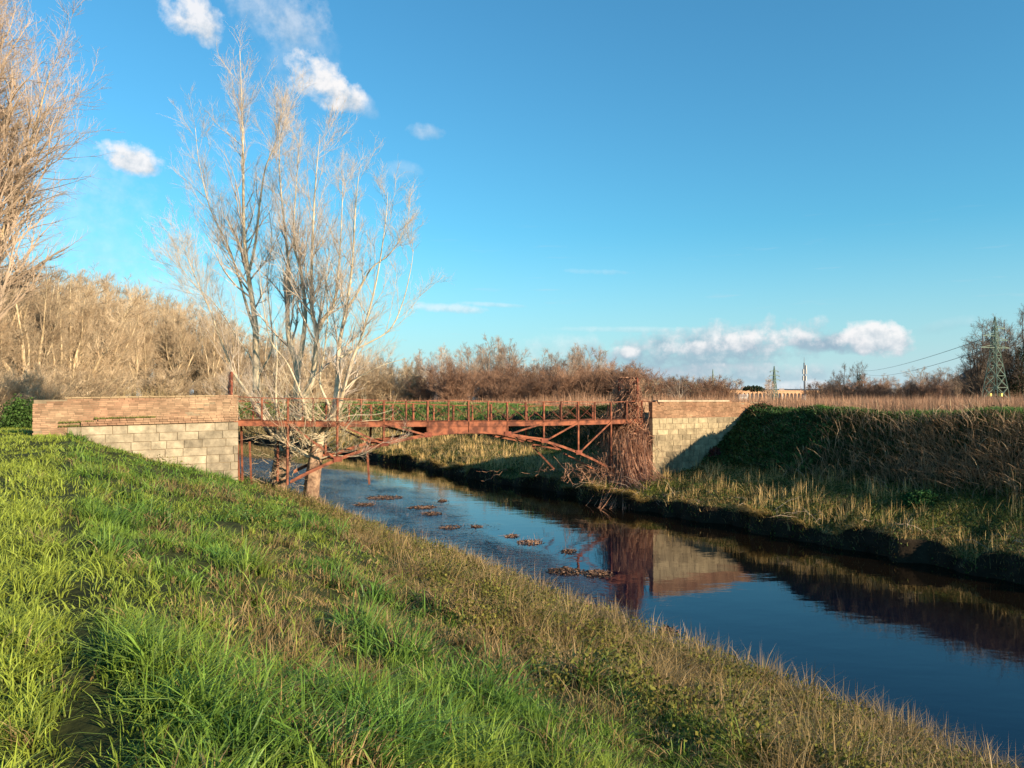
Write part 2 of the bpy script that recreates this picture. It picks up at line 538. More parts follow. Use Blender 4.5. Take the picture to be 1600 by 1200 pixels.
def blades(P, H, Wd, lean_dir, lean, c0, c1, yaw=None):
    """grass blades: P (N,3) root, H height, Wd width, lean_dir (N,2), lean amount, colours root/tip"""
    N = len(P)
    ts = np.array([0, 0.38, 0.72, 1.0])
    if yaw is None:
        yaw = rng.uniform(0, 2 * math.pi, N)
    side = np.stack([np.cos(yaw), np.sin(yaw), np.zeros(N)], -1)
    V = np.empty((N, 7, 3), np.float32)
    C = np.empty((N, 7, 3), np.float32)
    ld = np.concatenate([lean_dir, np.zeros((N, 1))], 1)
    k = 0
    for j, t in enumerate(ts):
        c = P + ld * (H * lean * t * t)[:, None]
        c[:, 2] += H * (t - 0.45 * np.minimum(lean, 1.6) * t * t)
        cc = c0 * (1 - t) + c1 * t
        if j < 3:
            w = (Wd * (1.0, 0.9, 0.55)[j] / 2)[:, None]
            V[:, k] = c - side * w
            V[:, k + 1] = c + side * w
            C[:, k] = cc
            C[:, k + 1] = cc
            k += 2
        else:
            V[:, k] = c
            C[:, k] = cc
    q = np.array([[0, 1, 3, 2], [2, 3, 5, 4]])
    t3 = np.array([[4, 5, 6]])
    off = (np.arange(N) * 7)[:, None, None]
    return V.reshape(-1, 3), [(q[None] + off).reshape(-1, 4), (t3[None] + off).reshape(-1, 3)], C.reshape(-1, 3)


def leaves(P, size, col, flat=0.0):
    """small pointed leaves as bent rhombs"""
    N = len(P)
    d = rng.normal(size=(N, 3))
    d[:, 2] = d[:, 2] * (1 - flat) - 0.1
    d /= np.linalg.norm(d, axis=1, keepdims=True)
    r = rng.normal(size=(N, 3))
    s = np.cross(d, r)
    s /= np.linalg.norm(s, axis=1, keepdims=True)
    n = np.cross(d, s)
    L = size[:, None]
    V = np.stack([P, P + d * L * 0.5 + s * L * 0.33 + n * L * 0.08, P + d * L, P + d * L * 0.5 - s * L * 0.33 + n * L * 0.08], 1)
    F = np.arange(N * 4).reshape(N, 4)
    C = np.repeat(col, 4, axis=0)
    return V.reshape(-1, 3), [F], C


class Acc:
    def __init__(s):
        s.V, s.Q, s.T, s.C, s.n = [], [], [], [], 0

    def add(s, V, Fs, C):
        for F in Fs:
            (s.Q if F.shape[1] == 4 else s.T).append(F + s.n)
        s.V.append(V)
        s.C.append(C)
        s.n += len(V)

    def build(s, name, mat, parent=None):
        f = []
        if s.Q:
            f.append(np.concatenate(s.Q))
        if s.T:
            f.append(np.concatenate(s.T))
        return obj(name, np.concatenate(s.V), f, mat, parent, np.concatenate(s.C))


# ------------------------------------------------------------------ terrain
def bend(v):
    v = np.asarray(v, float)
    a = np.maximum(v - 75, 0)
    return np.where(v < 175, a ** 2 / 450, 22.2 + (v - 175) * 0.444)


LB = ([-3000, -60, -14, -3.0, 0.4, 1.9, 4.6, 6.6, 9.0, 10.6, 11.2, 11.5, 12.6, 15], [4.1, 4.1, 4.15, 4.2, 4.2, 3.68, 2.95, 2.25, 1.35, 0.75, 0.28, -0.15, -0.5, -0.7])
RB = ([15, 24, 26.1, 26.3, 26.45, 28.3, 31.1, 31.8, 33.7, 34.6, 36.2, 39, 60, 3000], [-0.7, -0.6, -0.35, 0.05, 0.78, 1.15, 1.85, 2.25, 4.25, 4.88, 5.12, 4.2, 4.0, 3.9])
RG = ([15, 24, 26.1, 26.3, 26.45, 28.3, 30.7, 34.2, 35.6, 37.0, 39, 60, 3000], [-0.7, -0.6, -0.35, 0.05, 0.78, 1.15, 1.85, 4.45, 5.05, 5.15, 4.2, 4.0, 3.9])
RF = ([15, 24, 26.1, 26.3, 26.45, 28.5, 31, 34, 40, 45, 48, 52, 60, 3000], [-0.7, -0.6, -0.35, 0.05, 0.55, 1.1, 1.7, 2.7, 4.7, 5.2, 5.1, 4.2, 4.0, 3.9])


def shore_shift(up, v):
    sl = (fbm(v * 0.25, 3.3, 5) - 0.5) * 1.3
    sr = (fbm(v * 0.28, 9.1, 8) - 0.5) * 2.0 + (fbm(v * 0.9, 2.1, 18) - 0.5) * 1.5
    wl = sst(up, 6, 10) * (1 - sst(up, 14, 20))
    wr = sst(up, 18, 24) * (1 - sst(up, 28.5, 31.5))
    return sl * wl + sr * wr


def setback(v):
    """the far levee stands further back next to the stone abutment"""
    return 2.8 * sst(v, 25, 33.5) * (1 - sst(v, 45, 80))


def ground_uvz(up, v):
    """profile parameters (u', v) -> actual u, v, z"""
    up, v = np.broadcast_arrays(np.asarray(up, float), np.asarray(v, float))
    zl = np.interp(up, *LB)
    w = sst(v, 46, 85)
    wg = 1 - sst(v, 16, 25)
    ue = up - setback(v) * sst(up, 27, 33) * (1 - sst(up, 42, 60))
    zr = (np.interp(ue, *RB) * (1 - wg) + np.interp(ue, *RG) * wg) * (1 - w) + np.interp(up, *RF) * w
    z = np.where(up < 15, zl, zr)
    # rise of the left levee towards the bridge, wheel rut along the crest
    z = z + 0.22 * np.exp(-((v - 33) / 9.0) ** 2) * (1 - sst(up, 0.5, 5)) * sst(up, -9, -3)
    z = z - 0.42 * sst(fbm(v * 0.55, 6.1, 97), 0.42, 0.68) * sst(up, 26.3, 26.45) * (1 - sst(up, 26.9, 29.2))
    land = np.clip((z - 0.1) / 0.6, 0, 1)
    z = z + (fbm(up * 0.9, v * 0.7, 31) - 0.5) * 0.26 * land * (np.abs(up) < 90)
    z = z + (fbm(up * 2.1 + 4, v * 1.7, 35, 2) - 0.5) * 0.24 * land * sst(up, 0.3, 1.2) * (up < 11)
    z = z + (fbm(up * 0.5, v * 0.38, 36, 3) - 0.5) * 0.6 * sst(up - setback(v), 30.6, 32.5) * (1 - sst(up, 37.5, 40)) * (v < 60)
    rut = np.exp(-((up - 0.12 - 0.25 * (fbm(v * 0.2, 1.7, 77) - 0.5)) / 0.16) ** 2)
    z = z - 0.06 * rut * (v < 45)
    u = up + shore_shift(up, v) - bend(v)
    return u, v, z


def gpt(up, v):
    u, v, z = ground_uvz(up, v)
    return W(u, v, z)


def build_ground():
    us = np.concatenate([[-3000, -1500, -700, -300, -150, -90, -60, -40, -28, -20], np.arange(-15, -3, 1.0), np.arange(-3, 13, 0.3), np.arange(13, 25.5, 1.5),
                         [26.1, 26.3, 26.45], np.arange(26.7, 40, 0.35), np.arange(40, 62, 2), [70, 85, 110, 150, 220, 350, 600, 1000, 1800, 3000]])
    vs = np.concatenate([[-1500, -600, -250, -100, -50, -25], np.arange(-14, 2, 2.0), np.arange(2, 50, 0.35), np.arange(50, 90, 1.2), np.arange(90, 180, 4),
                         [190, 220, 260, 320, 400, 520, 700, 1000, 1500, 2200, 3000]])
    U, Vv = np.meshgrid(us, vs, indexing='ij')
    u, v, z = ground_uvz(U, Vv)
    P = W(u, v, z)
    n, m = U.shape
    i, j = np.meshgrid(np.arange(n - 1), np.arange(m - 1), indexing='ij')
    a = i * m + j
    F = np.stack([a, a + m, a + m + 1, a + 1], -1).reshape(-1, 4)
    # colour of soil and low cover: greener on the levee, umber on banks, tan in the field
    C = np.zeros(P.shape)
    C[:] = (0.050, 0.058, 0.018)
    n1 = fbm(U * 0.3, Vv * 0.3, 3)[..., None]
    C = C * (0.7 + 0.6 * n1)
    mud = ((U > 10.3) & (U < 26.5))[..., None]
    C = np.where(mud, np.array([0.030, 0.022, 0.014]), C)
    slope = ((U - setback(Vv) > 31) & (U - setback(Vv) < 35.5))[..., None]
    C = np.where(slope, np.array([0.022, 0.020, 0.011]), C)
    field = ((U > 38) & (Vv < 45) | (U > 50))[..., None]
    C = np.where(field, np.array([0.20, 0.115, 0.06]), C)
    wood = ((U < -16))[..., None]
    C = np.where(wood, np.array([0.14, 0.10, 0.05]), C)
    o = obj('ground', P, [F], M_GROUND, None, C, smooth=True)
    tag(o, 'grassy river banks and flat brown fields', 'ground', kind='structure')
    # river surface
    us = np.linspace(10.6, 26.9, 50)
    vs = np.concatenate([np.arange(-60, 0, 5), np.arange(0, 70, 0.5), np.arange(70, 260, 4)])
    U, Vv = np.meshgrid(us, vs, indexing='ij')
    P = W(U - bend(Vv), Vv, 0 * U)
    n, m = U.shape
    i, j = np.meshgrid(np.arange(n - 1), np.arange(m - 1), indexing='ij')
    a = i * m + j
    F = np.stack([a, a + m, a + m + 1, a + 1], -1).reshape(-1, 4)
    edge = np.interp(Vv, [12, 18, 45, 62, 90], [12.0, 14.6, 21.0, 20.5, 17])
    ed = edge - 0.6 + (fbm(U * 0.5, Vv * 0.3, 61) - 0.5) * 3.0
    mask = (1 - sst(U, ed - 2.4, ed + 0.8)) * sst(Vv, 13, 18) * (1 - sst(Vv, 85, 100)) * (0.45 + 0.55 * sst(fbm(U * 0.6, Vv * 0.25, 66), 0.35, 0.6))
    C = np.stack([mask, sst(U + 1.2 * (fbm(U * 0.3, Vv * 0.15, 71) - 0.5), 17.0, 23.0), 0 * mask], -1)  # green channel: where the bank's brown reflection is tinted into the water
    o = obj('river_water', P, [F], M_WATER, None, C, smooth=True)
    tag(o, 'calm blue river with weedy rippled shallows on the left', 'river', kind='structure')


build_ground()

# ------------------------------------------------------------------ masonry abutments
VF = 34.2            # near face of both abutments
VB = 37.3            # far face


def wall_blocks(u0, u1, zb, zt, course, length, depth, ltop=None, keep=None, colf=None, gap=0.013, axis='u', base=VF, batter=0.0, zmax=None, slope=0.0):
    """courses of individually sized blocks between u0,u1 and zb,zt. axis 'u': face looks to -v at v=base. axis 'v': face looks along u at u=base"""
    lo, hi, cols = [], [], []
    nc = max(1, int(round((zt - zb) / course)))
    ch = (zt - zb) / nc
    for c in range(nc):
        z0, z1 = zb + c * ch, zb + (c + 1) * ch
        u = u0 - rng.uniform(0, length)
        while u < u1:
            l = length * rng.uniform(0.8, 1.25) if course < 0.2 else length * rng.uniform(0.65, 1.6)
            a, b = max(u, u0), min(u + l, u1)
            u += l
            if b - a < 0.03:
                continue
            if keep and not keep((a + b) / 2, (z0 + z1) / 2):
                continue
            bo = batter * (zt - (z0 + z1) / 2)
            pr = rng.uniform(-0.003, 0.003) if course < 0.2 else rng.uniform(-0.007, 0.007)
            sh = slope * ((a + b) / 2 - u1)
            if axis == 'u':
                lo.append((a + gap / 2, base - bo + pr, z0 + gap / 2 + sh))
                hi.append((b - gap / 2, base + depth, z1 - gap / 2 + sh))
            else:
                lo.append((base if depth > 0 else base + depth, a + gap / 2, z0 + gap / 2))
                hi.append((base + depth if depth > 0 else base, b - gap / 2, z1 - gap / 2))
            cols.append(colf((a + b) / 2, (z0 + z1) / 2))
    V, F = boxes_uvz(lo, hi, 0.004 if course > 0.2 else 0.001)
    return V, F, np.repeat(np.array(cols), 8, axis=0)


def brick_col(u, z):
    k = rng.uniform(0.78, 1.18)
    n = float(fbm(u * 0.7, z * 1.5, 91))
    a, b = np.array([0.31, 0.155, 0.095]), np.array([0.41, 0.29, 0.18])
    c = a * (1 - n) + b * n
    if rng.random() < 0.10:
        c = c * 0.7
    return c * k


def stone_col(u, z):
    k = rng.uniform(0.93, 1.06) * (0.8 if rng.random() < 0.06 else 1)
    n = float(fbm(u * 0.45, z * 0.9, 191, 3)) + rng.uniform(-0.04, 0.04)
    a, b = np.array([0.22, 0.18, 0.13]), np.array([0.41, 0.34, 0.235])
    t = np.clip((n - 0.30) / 0.30, 0, 1)
    return (a * (1 - t) + b * t) * k


def abutment_left():
    u0, u1 = -0.85, 6.62
    t = thing('brick_abutment', 'brick and stone bridge abutment rising from the green bank on the left', 'bridge abutment', W(3, VF, 1.0))
    sl = 0.018
    crack = [(4.45, 5.20), (4.7, 5.27), (4.95, 5.42), (5.15, 5.60), (5.5, 5.72)]

    def keep(u, z):
        if u < 0.35 and z > 5.80 + sl * 0:
            return False
        if u < -0.35 and z > 5.76:
            return False
        if 4.55 < u < 4.95 and 5.14 < z < 5.27:
            return False
        zc = np.interp(u, [4.9, 5.0, 5.25, 5.5], [5.26, 5.38, 5.5, 5.62])
        if 4.9 < u < 5.6 and abs(z - zc) < 0.035:
            return False
        if 5.72 < u < 5.95 and z > 5.93:
            return False
        if u < -0.2 and z < 4.62 and rng.random() < 0.55:
            return False
        return True
    V, F, C = wall_blocks(u0, u1, 4.84, 5.98, 0.076, 0.27, 0.30, keep=keep, colf=brick_col, slope=sl)
    V2, F2, C2 = wall_blocks(u0, 0.3, 3.9, 4.84, 0.076, 0.27, 0.30, keep=keep, colf=brick_col, slope=sl)
    # projecting lower band with a ledge
    V3, F3, C3 = wall_blocks(0.75, 6.6, 4.84, 5.10, 0.076, 0.27, 0.10, keep=lambda u, z: not (u < 1.3 and z > 5.0), colf=brick_col, slope=sl, base=VF - 0.10)
    V = np.concatenate([V, V2, V3])
    F = np.concatenate([F, F2 + len(C), F3 + len(C) + len(C2)])
    C = np.concatenate([C, C2, C3])
    obj('brick_parapet', V, [F], M_BRICK, t, C)
    Vc, Fc, Cc = wall_blocks(0.2, 5.7, 5.9, 5.965, 0.065, 0.33, 0.38, colf=lambda u, z: np.array([0.40, 0.29, 0.17]) * rng.uniform(0.85, 1.1), slope=sl, base=VF - 0.035, keep=lambda u, z: rng.random() > 0.03)
    obj('coping', Vc, [Fc], M_BRICK, t, Cc)
    V, F, C = wall_blocks(0.3, u1, 1.1, 4.82, 0.338, 0.78, 0.35, colf=stone_col, batter=0.004, slope=sl, gap=0.026, base=VF - 0.02)
    obj('stone_base', V, [F], M_STONE, t, C)
    # river-side face and core
    V1, F1, C1 = wall_blocks(VF + 0.36, VB, 0.6, 4.8, 0.338, 0.78, 0.3, colf=stone_col, axis='v', base=u1 - 0.32, gap=0.026)
    obj('stone_face', V1, [F1], M_STONE, t, C1)
    core = [((u0 + 0.04, VF + 0.016, 3.0), (u1 - 0.35, VF + 0.42, 5.76)), ((u0 + 0.04, VF + 0.43, 1.0), (u1 - 0.34, VB, 4.78)), ((0.32, VF + 0.004, 1.0), (u1 - 0.04, VF + 0.34, 4.68))]
    V, F = boxes_uvz([c[0] for c in core], [c[1] for c in core])
    obj('rubble_core', V, [F], M_MORTAR, t)
    V, F, C = wall_blocks(u0 + 0.1, u1, 4.84, 5.85, 0.076, 0.27, 0.38, colf=brick_col, base=VB - 0.4, slope=sl)
    obj('far_parapet', V, [F], M_BRICK, t, C)
    # moss along the ledge
    n = 1500
    uu = np.concatenate([rng.uniform(1.2, 3.4, n // 2), rng.uniform(0.0, 1.3, n // 2)])
    zz = np.where(uu > 1.2, 5.10, np.where(rng.random(n) < 0.5, 4.84, 4.98)) + sl * (uu - 6.6)
    P = W(uu, VF - rng.uniform(0.0, 0.10, n), zz)
    g = np.array([0.22, 0.25, 0.05]) * rng.uniform(0.6, 1.2, (n, 1))
    V, F, C = blades(P, rng.uniform(0.03, 0.12, n), np.full(n, 0.012), rng.normal(0, 0.7, (n, 2)), rng.uniform(0, 0.8, n), g * 0.6, g)
    obj('moss', V, F, M_GRASS, t, C)


def abutment_right():
    u0, u1 = 29.62, 38.6
    t = thing('stone_abutment', 'brick topped stone bridge abutment beside the dark ivy slope', 'bridge abutment', W(34, VF, 1.8))

    def keep(u, z):
        if u < 30.15 and z > 5.60 and (u - 29.6) < (z - 5.55) * 4:
            return False
        if u > 35.9 and z > 5.60:
            return False
        if u > 36.6 and z > 5.5 and rng.random() < 0.3:
            return False
        return True
    V, F, C = wall_blocks(u0, u1, 4.69, 5.70, 0.076, 0.27, 0.30, keep=keep, colf=lambda u, z: brick_col(u, z) * np.array([0.92, 0.84, 0.80]))
    obj('brick_parapet', V, [F], M_BRICK, t, C)
    Vc, Fc, Cc = wall_blocks(30.0, 35.8, 5.63, 5.74, 0.11, 0.6, 0.42, colf=lambda u, z: np.array([0.46, 0.37, 0.26]) * rng.uniform(0.9, 1.1), base=VF - 0.06)
    obj('coping', Vc, [Fc], M_BRICK, t, Cc)
    V, F, C = wall_blocks(u0, u1, 1.1, 4.67, 0.322, 0.55, 0.35, colf=lambda u, z: stone_col(u, z) * np.array([1.0, 0.96, 0.85]), batter=0.0, gap=0.026, base=VF - 0.02)
    obj('stone_base', V, [F], M_STONE, t, C)
    V1, F1, C1 = wall_blocks(VF + 0.36, VB, 0.6, 4.65, 0.322, 0.6, -0.3, colf=stone_col, axis='v', base=u0 + 0.3, gap=0.026)
    obj('stone_face', V1, [F1], M_STONE, t, C1)
    core = [((u0 + 0.05, VF + 0.012, 3.0), (u1 - 0.05, VF + 0.38, 5.6)), ((u0 + 0.31, VF + 0.39, 1.0), (u1 - 0.05, VB, 4.66)), ((u0 + 0.04, VF + 0.004, 1.0), (u1 - 0.04, VF + 0.34, 4.6))]
    V, F = boxes_uvz([c[0] for c in core], [c[1] for c in core])
    obj('rubble_core', V, [F], M_MORTAR, t)
    V, F, C = wall_blocks(u0 + 0.1, u1, 4.69, 5.6, 0.076, 0.27, 0.38, colf=brick_col, base=VB - 0.4)
    obj('far_parapet', V, [F], M_BRICK, t, C)


abutment_left()
abutment_right()

# ------------------------------------------------------------------ iron footbridge
FV, RV = 34.85, 36.6          # front and rear trusses
NU = np.linspace(6.6, 29.4, 21)   # railing posts / panel points


def deck_z(u):
    return np.interp(u, [6.6, 9.5, 13.5, 18, 22.6, 25, 29.4], [4.86, 4.77, 4.69, 4.64, 4.585, 4.59, 4.62])


def arch_z(u):
    a = np.abs(np.asarray(u, float) - 18)
    return 4.115 - (20 - np.sqrt(400 - a * a)) + 0.012 * (18 - np.asarray(u, float))


def bridge():
    t = thing('footbridge', 'derelict rusty iron arch footbridge spanning the river between the abutments', 'bridge', W(18, 35.7, 0))
    up = np.linspace(6.6, 29.4, 41)
    # edge beams along the deck
    for v, nm in ((FV, 'edge_beam'), (RV, 'edge_beam')):
        V, F = join([sweep(W(up, v, deck_z(up) - 0.10), 0.03, 0.24), sweep(W(up, v, deck_z(up) + 0.028), 0.16, 0.012), sweep(W(up, v, deck_z(up) - 0.228), 0.13, 0.012)])
        obj(nm, V, [F], M_RUST, t)
    # deck plates, a few missing
    ps = []
    for i, (a, b) in enumerate(zip(up[:-1], up[1:])):
        if i in (4, 9, 31):
            continue
        ps.append(beam(W(a + 0.01, (FV + RV) / 2, deck_z(a) - 0.02), W(b - 0.01, (FV + RV) / 2, deck_z(b) - 0.02), RV - FV - 0.2, 0.02))
    V, F = join(ps)
    obj('deck_plate', V, [F], M_RUST2, t)
    # centre web plates between beam and arch
    for v in (FV - 0.02, RV + 0.02):
        us = np.linspace(15.72, 20.28, 17)
        zt, zb = deck_z(us) + 0.02, arch_z(us) - 0.05
        n = np.array([CV[0], CV[1], 0]) * 0.012
        V = np.stack([W(us, v, zb) - n, W(us, v, zb) + n, W(us, v, zt) + n, W(us, v, zt) - n], 1)
        k, q = np.meshgrid(np.arange(16), np.arange(4), indexing='ij')
        a, b = k * 4 + q, k * 4 + (q + 1) % 4
        ps = [(V.reshape(-1, 3), np.stack([a, b, b + 4, a + 4], -1).reshape(-1, 4)), sweep(W(us, v - 0.03 * np.sign(36 - v), zb), 0.12, 0.03)]
        for uu in (15.74, 18.0, 20.26):
            ps.append(beam(W(uu, v - 0.03 * np.sign(36 - v), arch_z(uu)), W(uu, v - 0.03 * np.sign(36 - v), deck_z(uu)), 0.06, 0.03))
        V, F = join(ps)
        obj('web_plate', V, [F], M_RUST, t)
    # arch chords
    for v, (a0, a1) in ((FV, (9.0, 28.9)), (RV, (9.6, 23.0))):
        us = np.linspace(a0, a1, 40)
        V, F = join([sweep(W(us, v, arch_z(us) - 0.065), 0.14, 0.03), sweep(W(us, v, arch_z(us)), 0.03, 0.13)])
        obj('arch_chord', V, [F], M_RUST, t)
    # verticals and diagonals
    for v in (FV - 0.03, RV + 0.03):
        for i in (0, 2, 4, 6, 8, 12, 14, 16, 18, 20):
            if v > 36 and i in (16, 18):
                continue
            u = NU[i]
            V, F = angle_bar(W(u, v, arch_z(u) - 0.08 if 0 < i < 20 else arch_z(u) + 0.4), W(u, v, deck_z(u) + 0.02), 0.09)
            obj('vertical_strut', V, [F], M_RUST, t)
            j = i + 2 if i >= 12 else i - 2
            if 0 <= j <= 20 and i != 2 and not (v > 36 and i == 14):
                u2 = NU[j]
                V, F = beam(W(u, v - 0.03, arch_z(u) - 0.02), W(u2, v - 0.03, deck_z(u2) - 0.08), 0.05, 0.09)
                obj('diagonal_strut', V, [F], M_RUST, t)
        for i, j in ((8, 6), (12, 14)):
            u, u2 = NU[i], NU[j]
            V, F = beam(W(u * 0.8 + 18 * 0.2, v, arch_z(u) + 0.02), W(u2, v, arch_z(u2) + 0.12), 0.05, 0.08)
            obj('diagonal_strut', V, [F], M_RUST, t)
        for i in (4, 6, 8, 12, 14, 16):
            if v > 36 and i == 16:
                continue
            u = NU[i]
            V, F = sweep([W(u - 0.2, v - 0.05 * np.sign(36 - v), arch_z(u) + 0.02), W(u + 0.2, v - 0.05 * np.sign(36 - v), arch_z(u) + 0.02)], 0.012, 0.24)
            obj('gusset_plate', V, [F], M_RUST2, t)
    # cross beams and lateral bracing below
    for i in range(0, 21, 2):
        u = NU[i]
        V, F = beam(W(u, FV + 0.02, deck_z(u) - 0.13), W(u, RV - 0.02, deck_z(u) - 0.13), 0.06, 0.14)
        obj('cross_beam', V, [F], M_RUST2, t)
        if 4 <= i <= 14:
            V, F = beam(W(u, FV + 0.02, arch_z(u)), W(u, RV - 0.02, arch_z(u)), 0.06, 0.07)
            obj('cross_beam', V, [F], M_RUST2, t)
    for i in range(4, 16, 2):
        a, b = NU[i], NU[i + 2]
        s = (FV, RV) if (i // 2) % 2 else (RV, FV)
        V, F = beam(W(a, s[0], arch_z(a) + 0.05), W(b, s[1], arch_z(b) + 0.05), 0.05, 0.05)
        obj('wind_brace', V, [F], M_RUST2, t)
    # broken members hanging
    for p, q in (((596, 0), (0, 0)),):
        pass
    hang = [((831, 696, 42.6), (866, 733, 42.6)), ((880, 708, 43.2), (928, 733, 43.8)), ((831, 694, 42.5), (873, 702, 43.0)),
            ((770, 681, 41.2), (818, 690, 42.2)), ((905, 708, 43.6), (955, 731, 44.2)), ((574, 706, 36.9), (577, 757, 36.9)), ((574, 690, 36.9), (574.5, 706, 36.9))]
    for a, b in hang:
        V, F = beam(at(*a), at(*b), 0.06, 0.09)
        obj('hanging_strut', V, [F], M_RUST, t)
    # railings
    def rail_h(v, u):
        if v < 36:
            return 1.05 - 0.03 * math.sin(u)
        return 0.86 + 0.04 * math.sin(u * 1.3)
    for v in (FV, RV):
        for i, u in enumerate(NU):
            if v > 36 and i in (13,):
                continue
            w = 0.085 if i % 2 == 0 else 0.065
            lean = rng.uniform(-0.012, 0.012)
            V, F = angle_bar(W(u, v - 0.03, deck_z(u) - 0.02), W(u + lean, v - 0.03, deck_z(u) + rail_h(v, u)), w)
            obj('railing_post', V, [F], M_RUST, t)
        for a, b in (((6.62, 29.38),) if v < 36 else ((6.62, 19.6), (22.0, 27.0))):
            us = np.linspace(a, b, 61)
            rh = np.array([rail_h(v, q) for q in us])
            V, F = sweep(W(us, v - 0.03, deck_z(us) + rh), 0.05, 0.04)
            obj('handrail', V, [F], M_RUST, t)
        if v < 36:
            V, F = beam(W(29.35, v, deck_z(29.4) + 1.08), W(30.3, v - 0.9, deck_z(29.4) + 0.95), 0.04, 0.04)
            obj('handrail', V, [F], M_RUST, t)
        for k in range(20):
            a, b = NU[k], NU[k + 1]
            if rng.random() < 0.12:
                continue
            m = (a + b) / 2
            zz = deck_z(m)
            h = rail_h(v, m)
            V, F = beam(W(a, v - 0.03, zz + h - 0.06), W(b, v - 0.03, zz + 0.10), 0.014, 0.014)
            obj('railing_wire', V, [F], M_RUST2, t)
            if rng.random() < 0.8:
                V, F = beam(W(a, v - 0.045, zz + 0.10), W(b, v - 0.045, zz + h - 0.06), 0.014, 0.014)
                obj('railing_wire', V, [F], M_RUST2, t)
    # loose rail lying over the panel right of centre
    V, F = beam(at(845, 627.5, 41.5), at(868, 629.5, 41.9), 0.04, 0.04)
    obj('loose_bar', V, [F], M_RUST, t)


bridge()


def gate(u, label, ztop, v0, v1, cells):
    t = thing('mesh_gate', label, 'gate', W(u, (v0 + v1) / 2, 4.6), 'rusty mesh gates closing the bridge ends')
    for v in (v0, v1):
        V, F = beam(W(u, v, 1.6), W(u, v, ztop), 0.09, 0.09)
        obj('post', V, [F], M_RUST2, t)
    V, F = beam(W(u, v0, ztop), W(u, v1, ztop), 0.07, 0.07)
    obj('top_rail', V, [F], M_RUST2, t)
    ps = []
    for k in range(1, cells):
        v = v0 + (v1 - v0) * k / cells
        ps.append(beam(W(u, v, 4.7), W(u, v, ztop), 0.022, 0.022))
    for z in np.arange(4.75, ztop, 0.28):
        ps.append(beam(W(u + 0.02, v0, z), W(u + 0.02, v1, z), 0.022, 0.022))
    for a, b in ((4.7, 5.9), (5.9, ztop - 0.05)):
        ps.append(beam(W(u + 0.03, v0, a), W(u + 0.03, v1, b), 0.03, 0.03))
        ps.append(beam(W(u + 0.045, v0, b), W(u + 0.045, v1, a), 0.03, 0.03))
    V, F = join(ps)
    obj('mesh_panel', V, [F], M_RUST2, t)
    return t


gate(6.75, 'narrow rusty lattice gate behind the corner of the brick abutment', 7.0, 36.45, 37.1, 3)
gate(29.1, 'wide rusty mesh gate smothered in dead vines at the stone abutment', 7.02, 34.9, 36.6, 6)

for k, (a, b) in enumerate((((377, 660, 34.2), (379, 757, 34.2)), ((390, 690, 34.6), (393, 757, 34.6)), ((371, 690, 34.9), (374, 752, 34.9)))):
    V, F = beam(at(*a), at(*b), 0.07, 0.07)
    o = obj('iron_post', V, [F], M_RUST)
    lab = ['tall rusty iron post under the left end of the deck', 'short rusty iron post nearest the dark tree trunk', 'rusty iron post tight against the brick abutment corner'][k]
    tag(o, lab, 'post', 'rusty posts under the left bridge end')


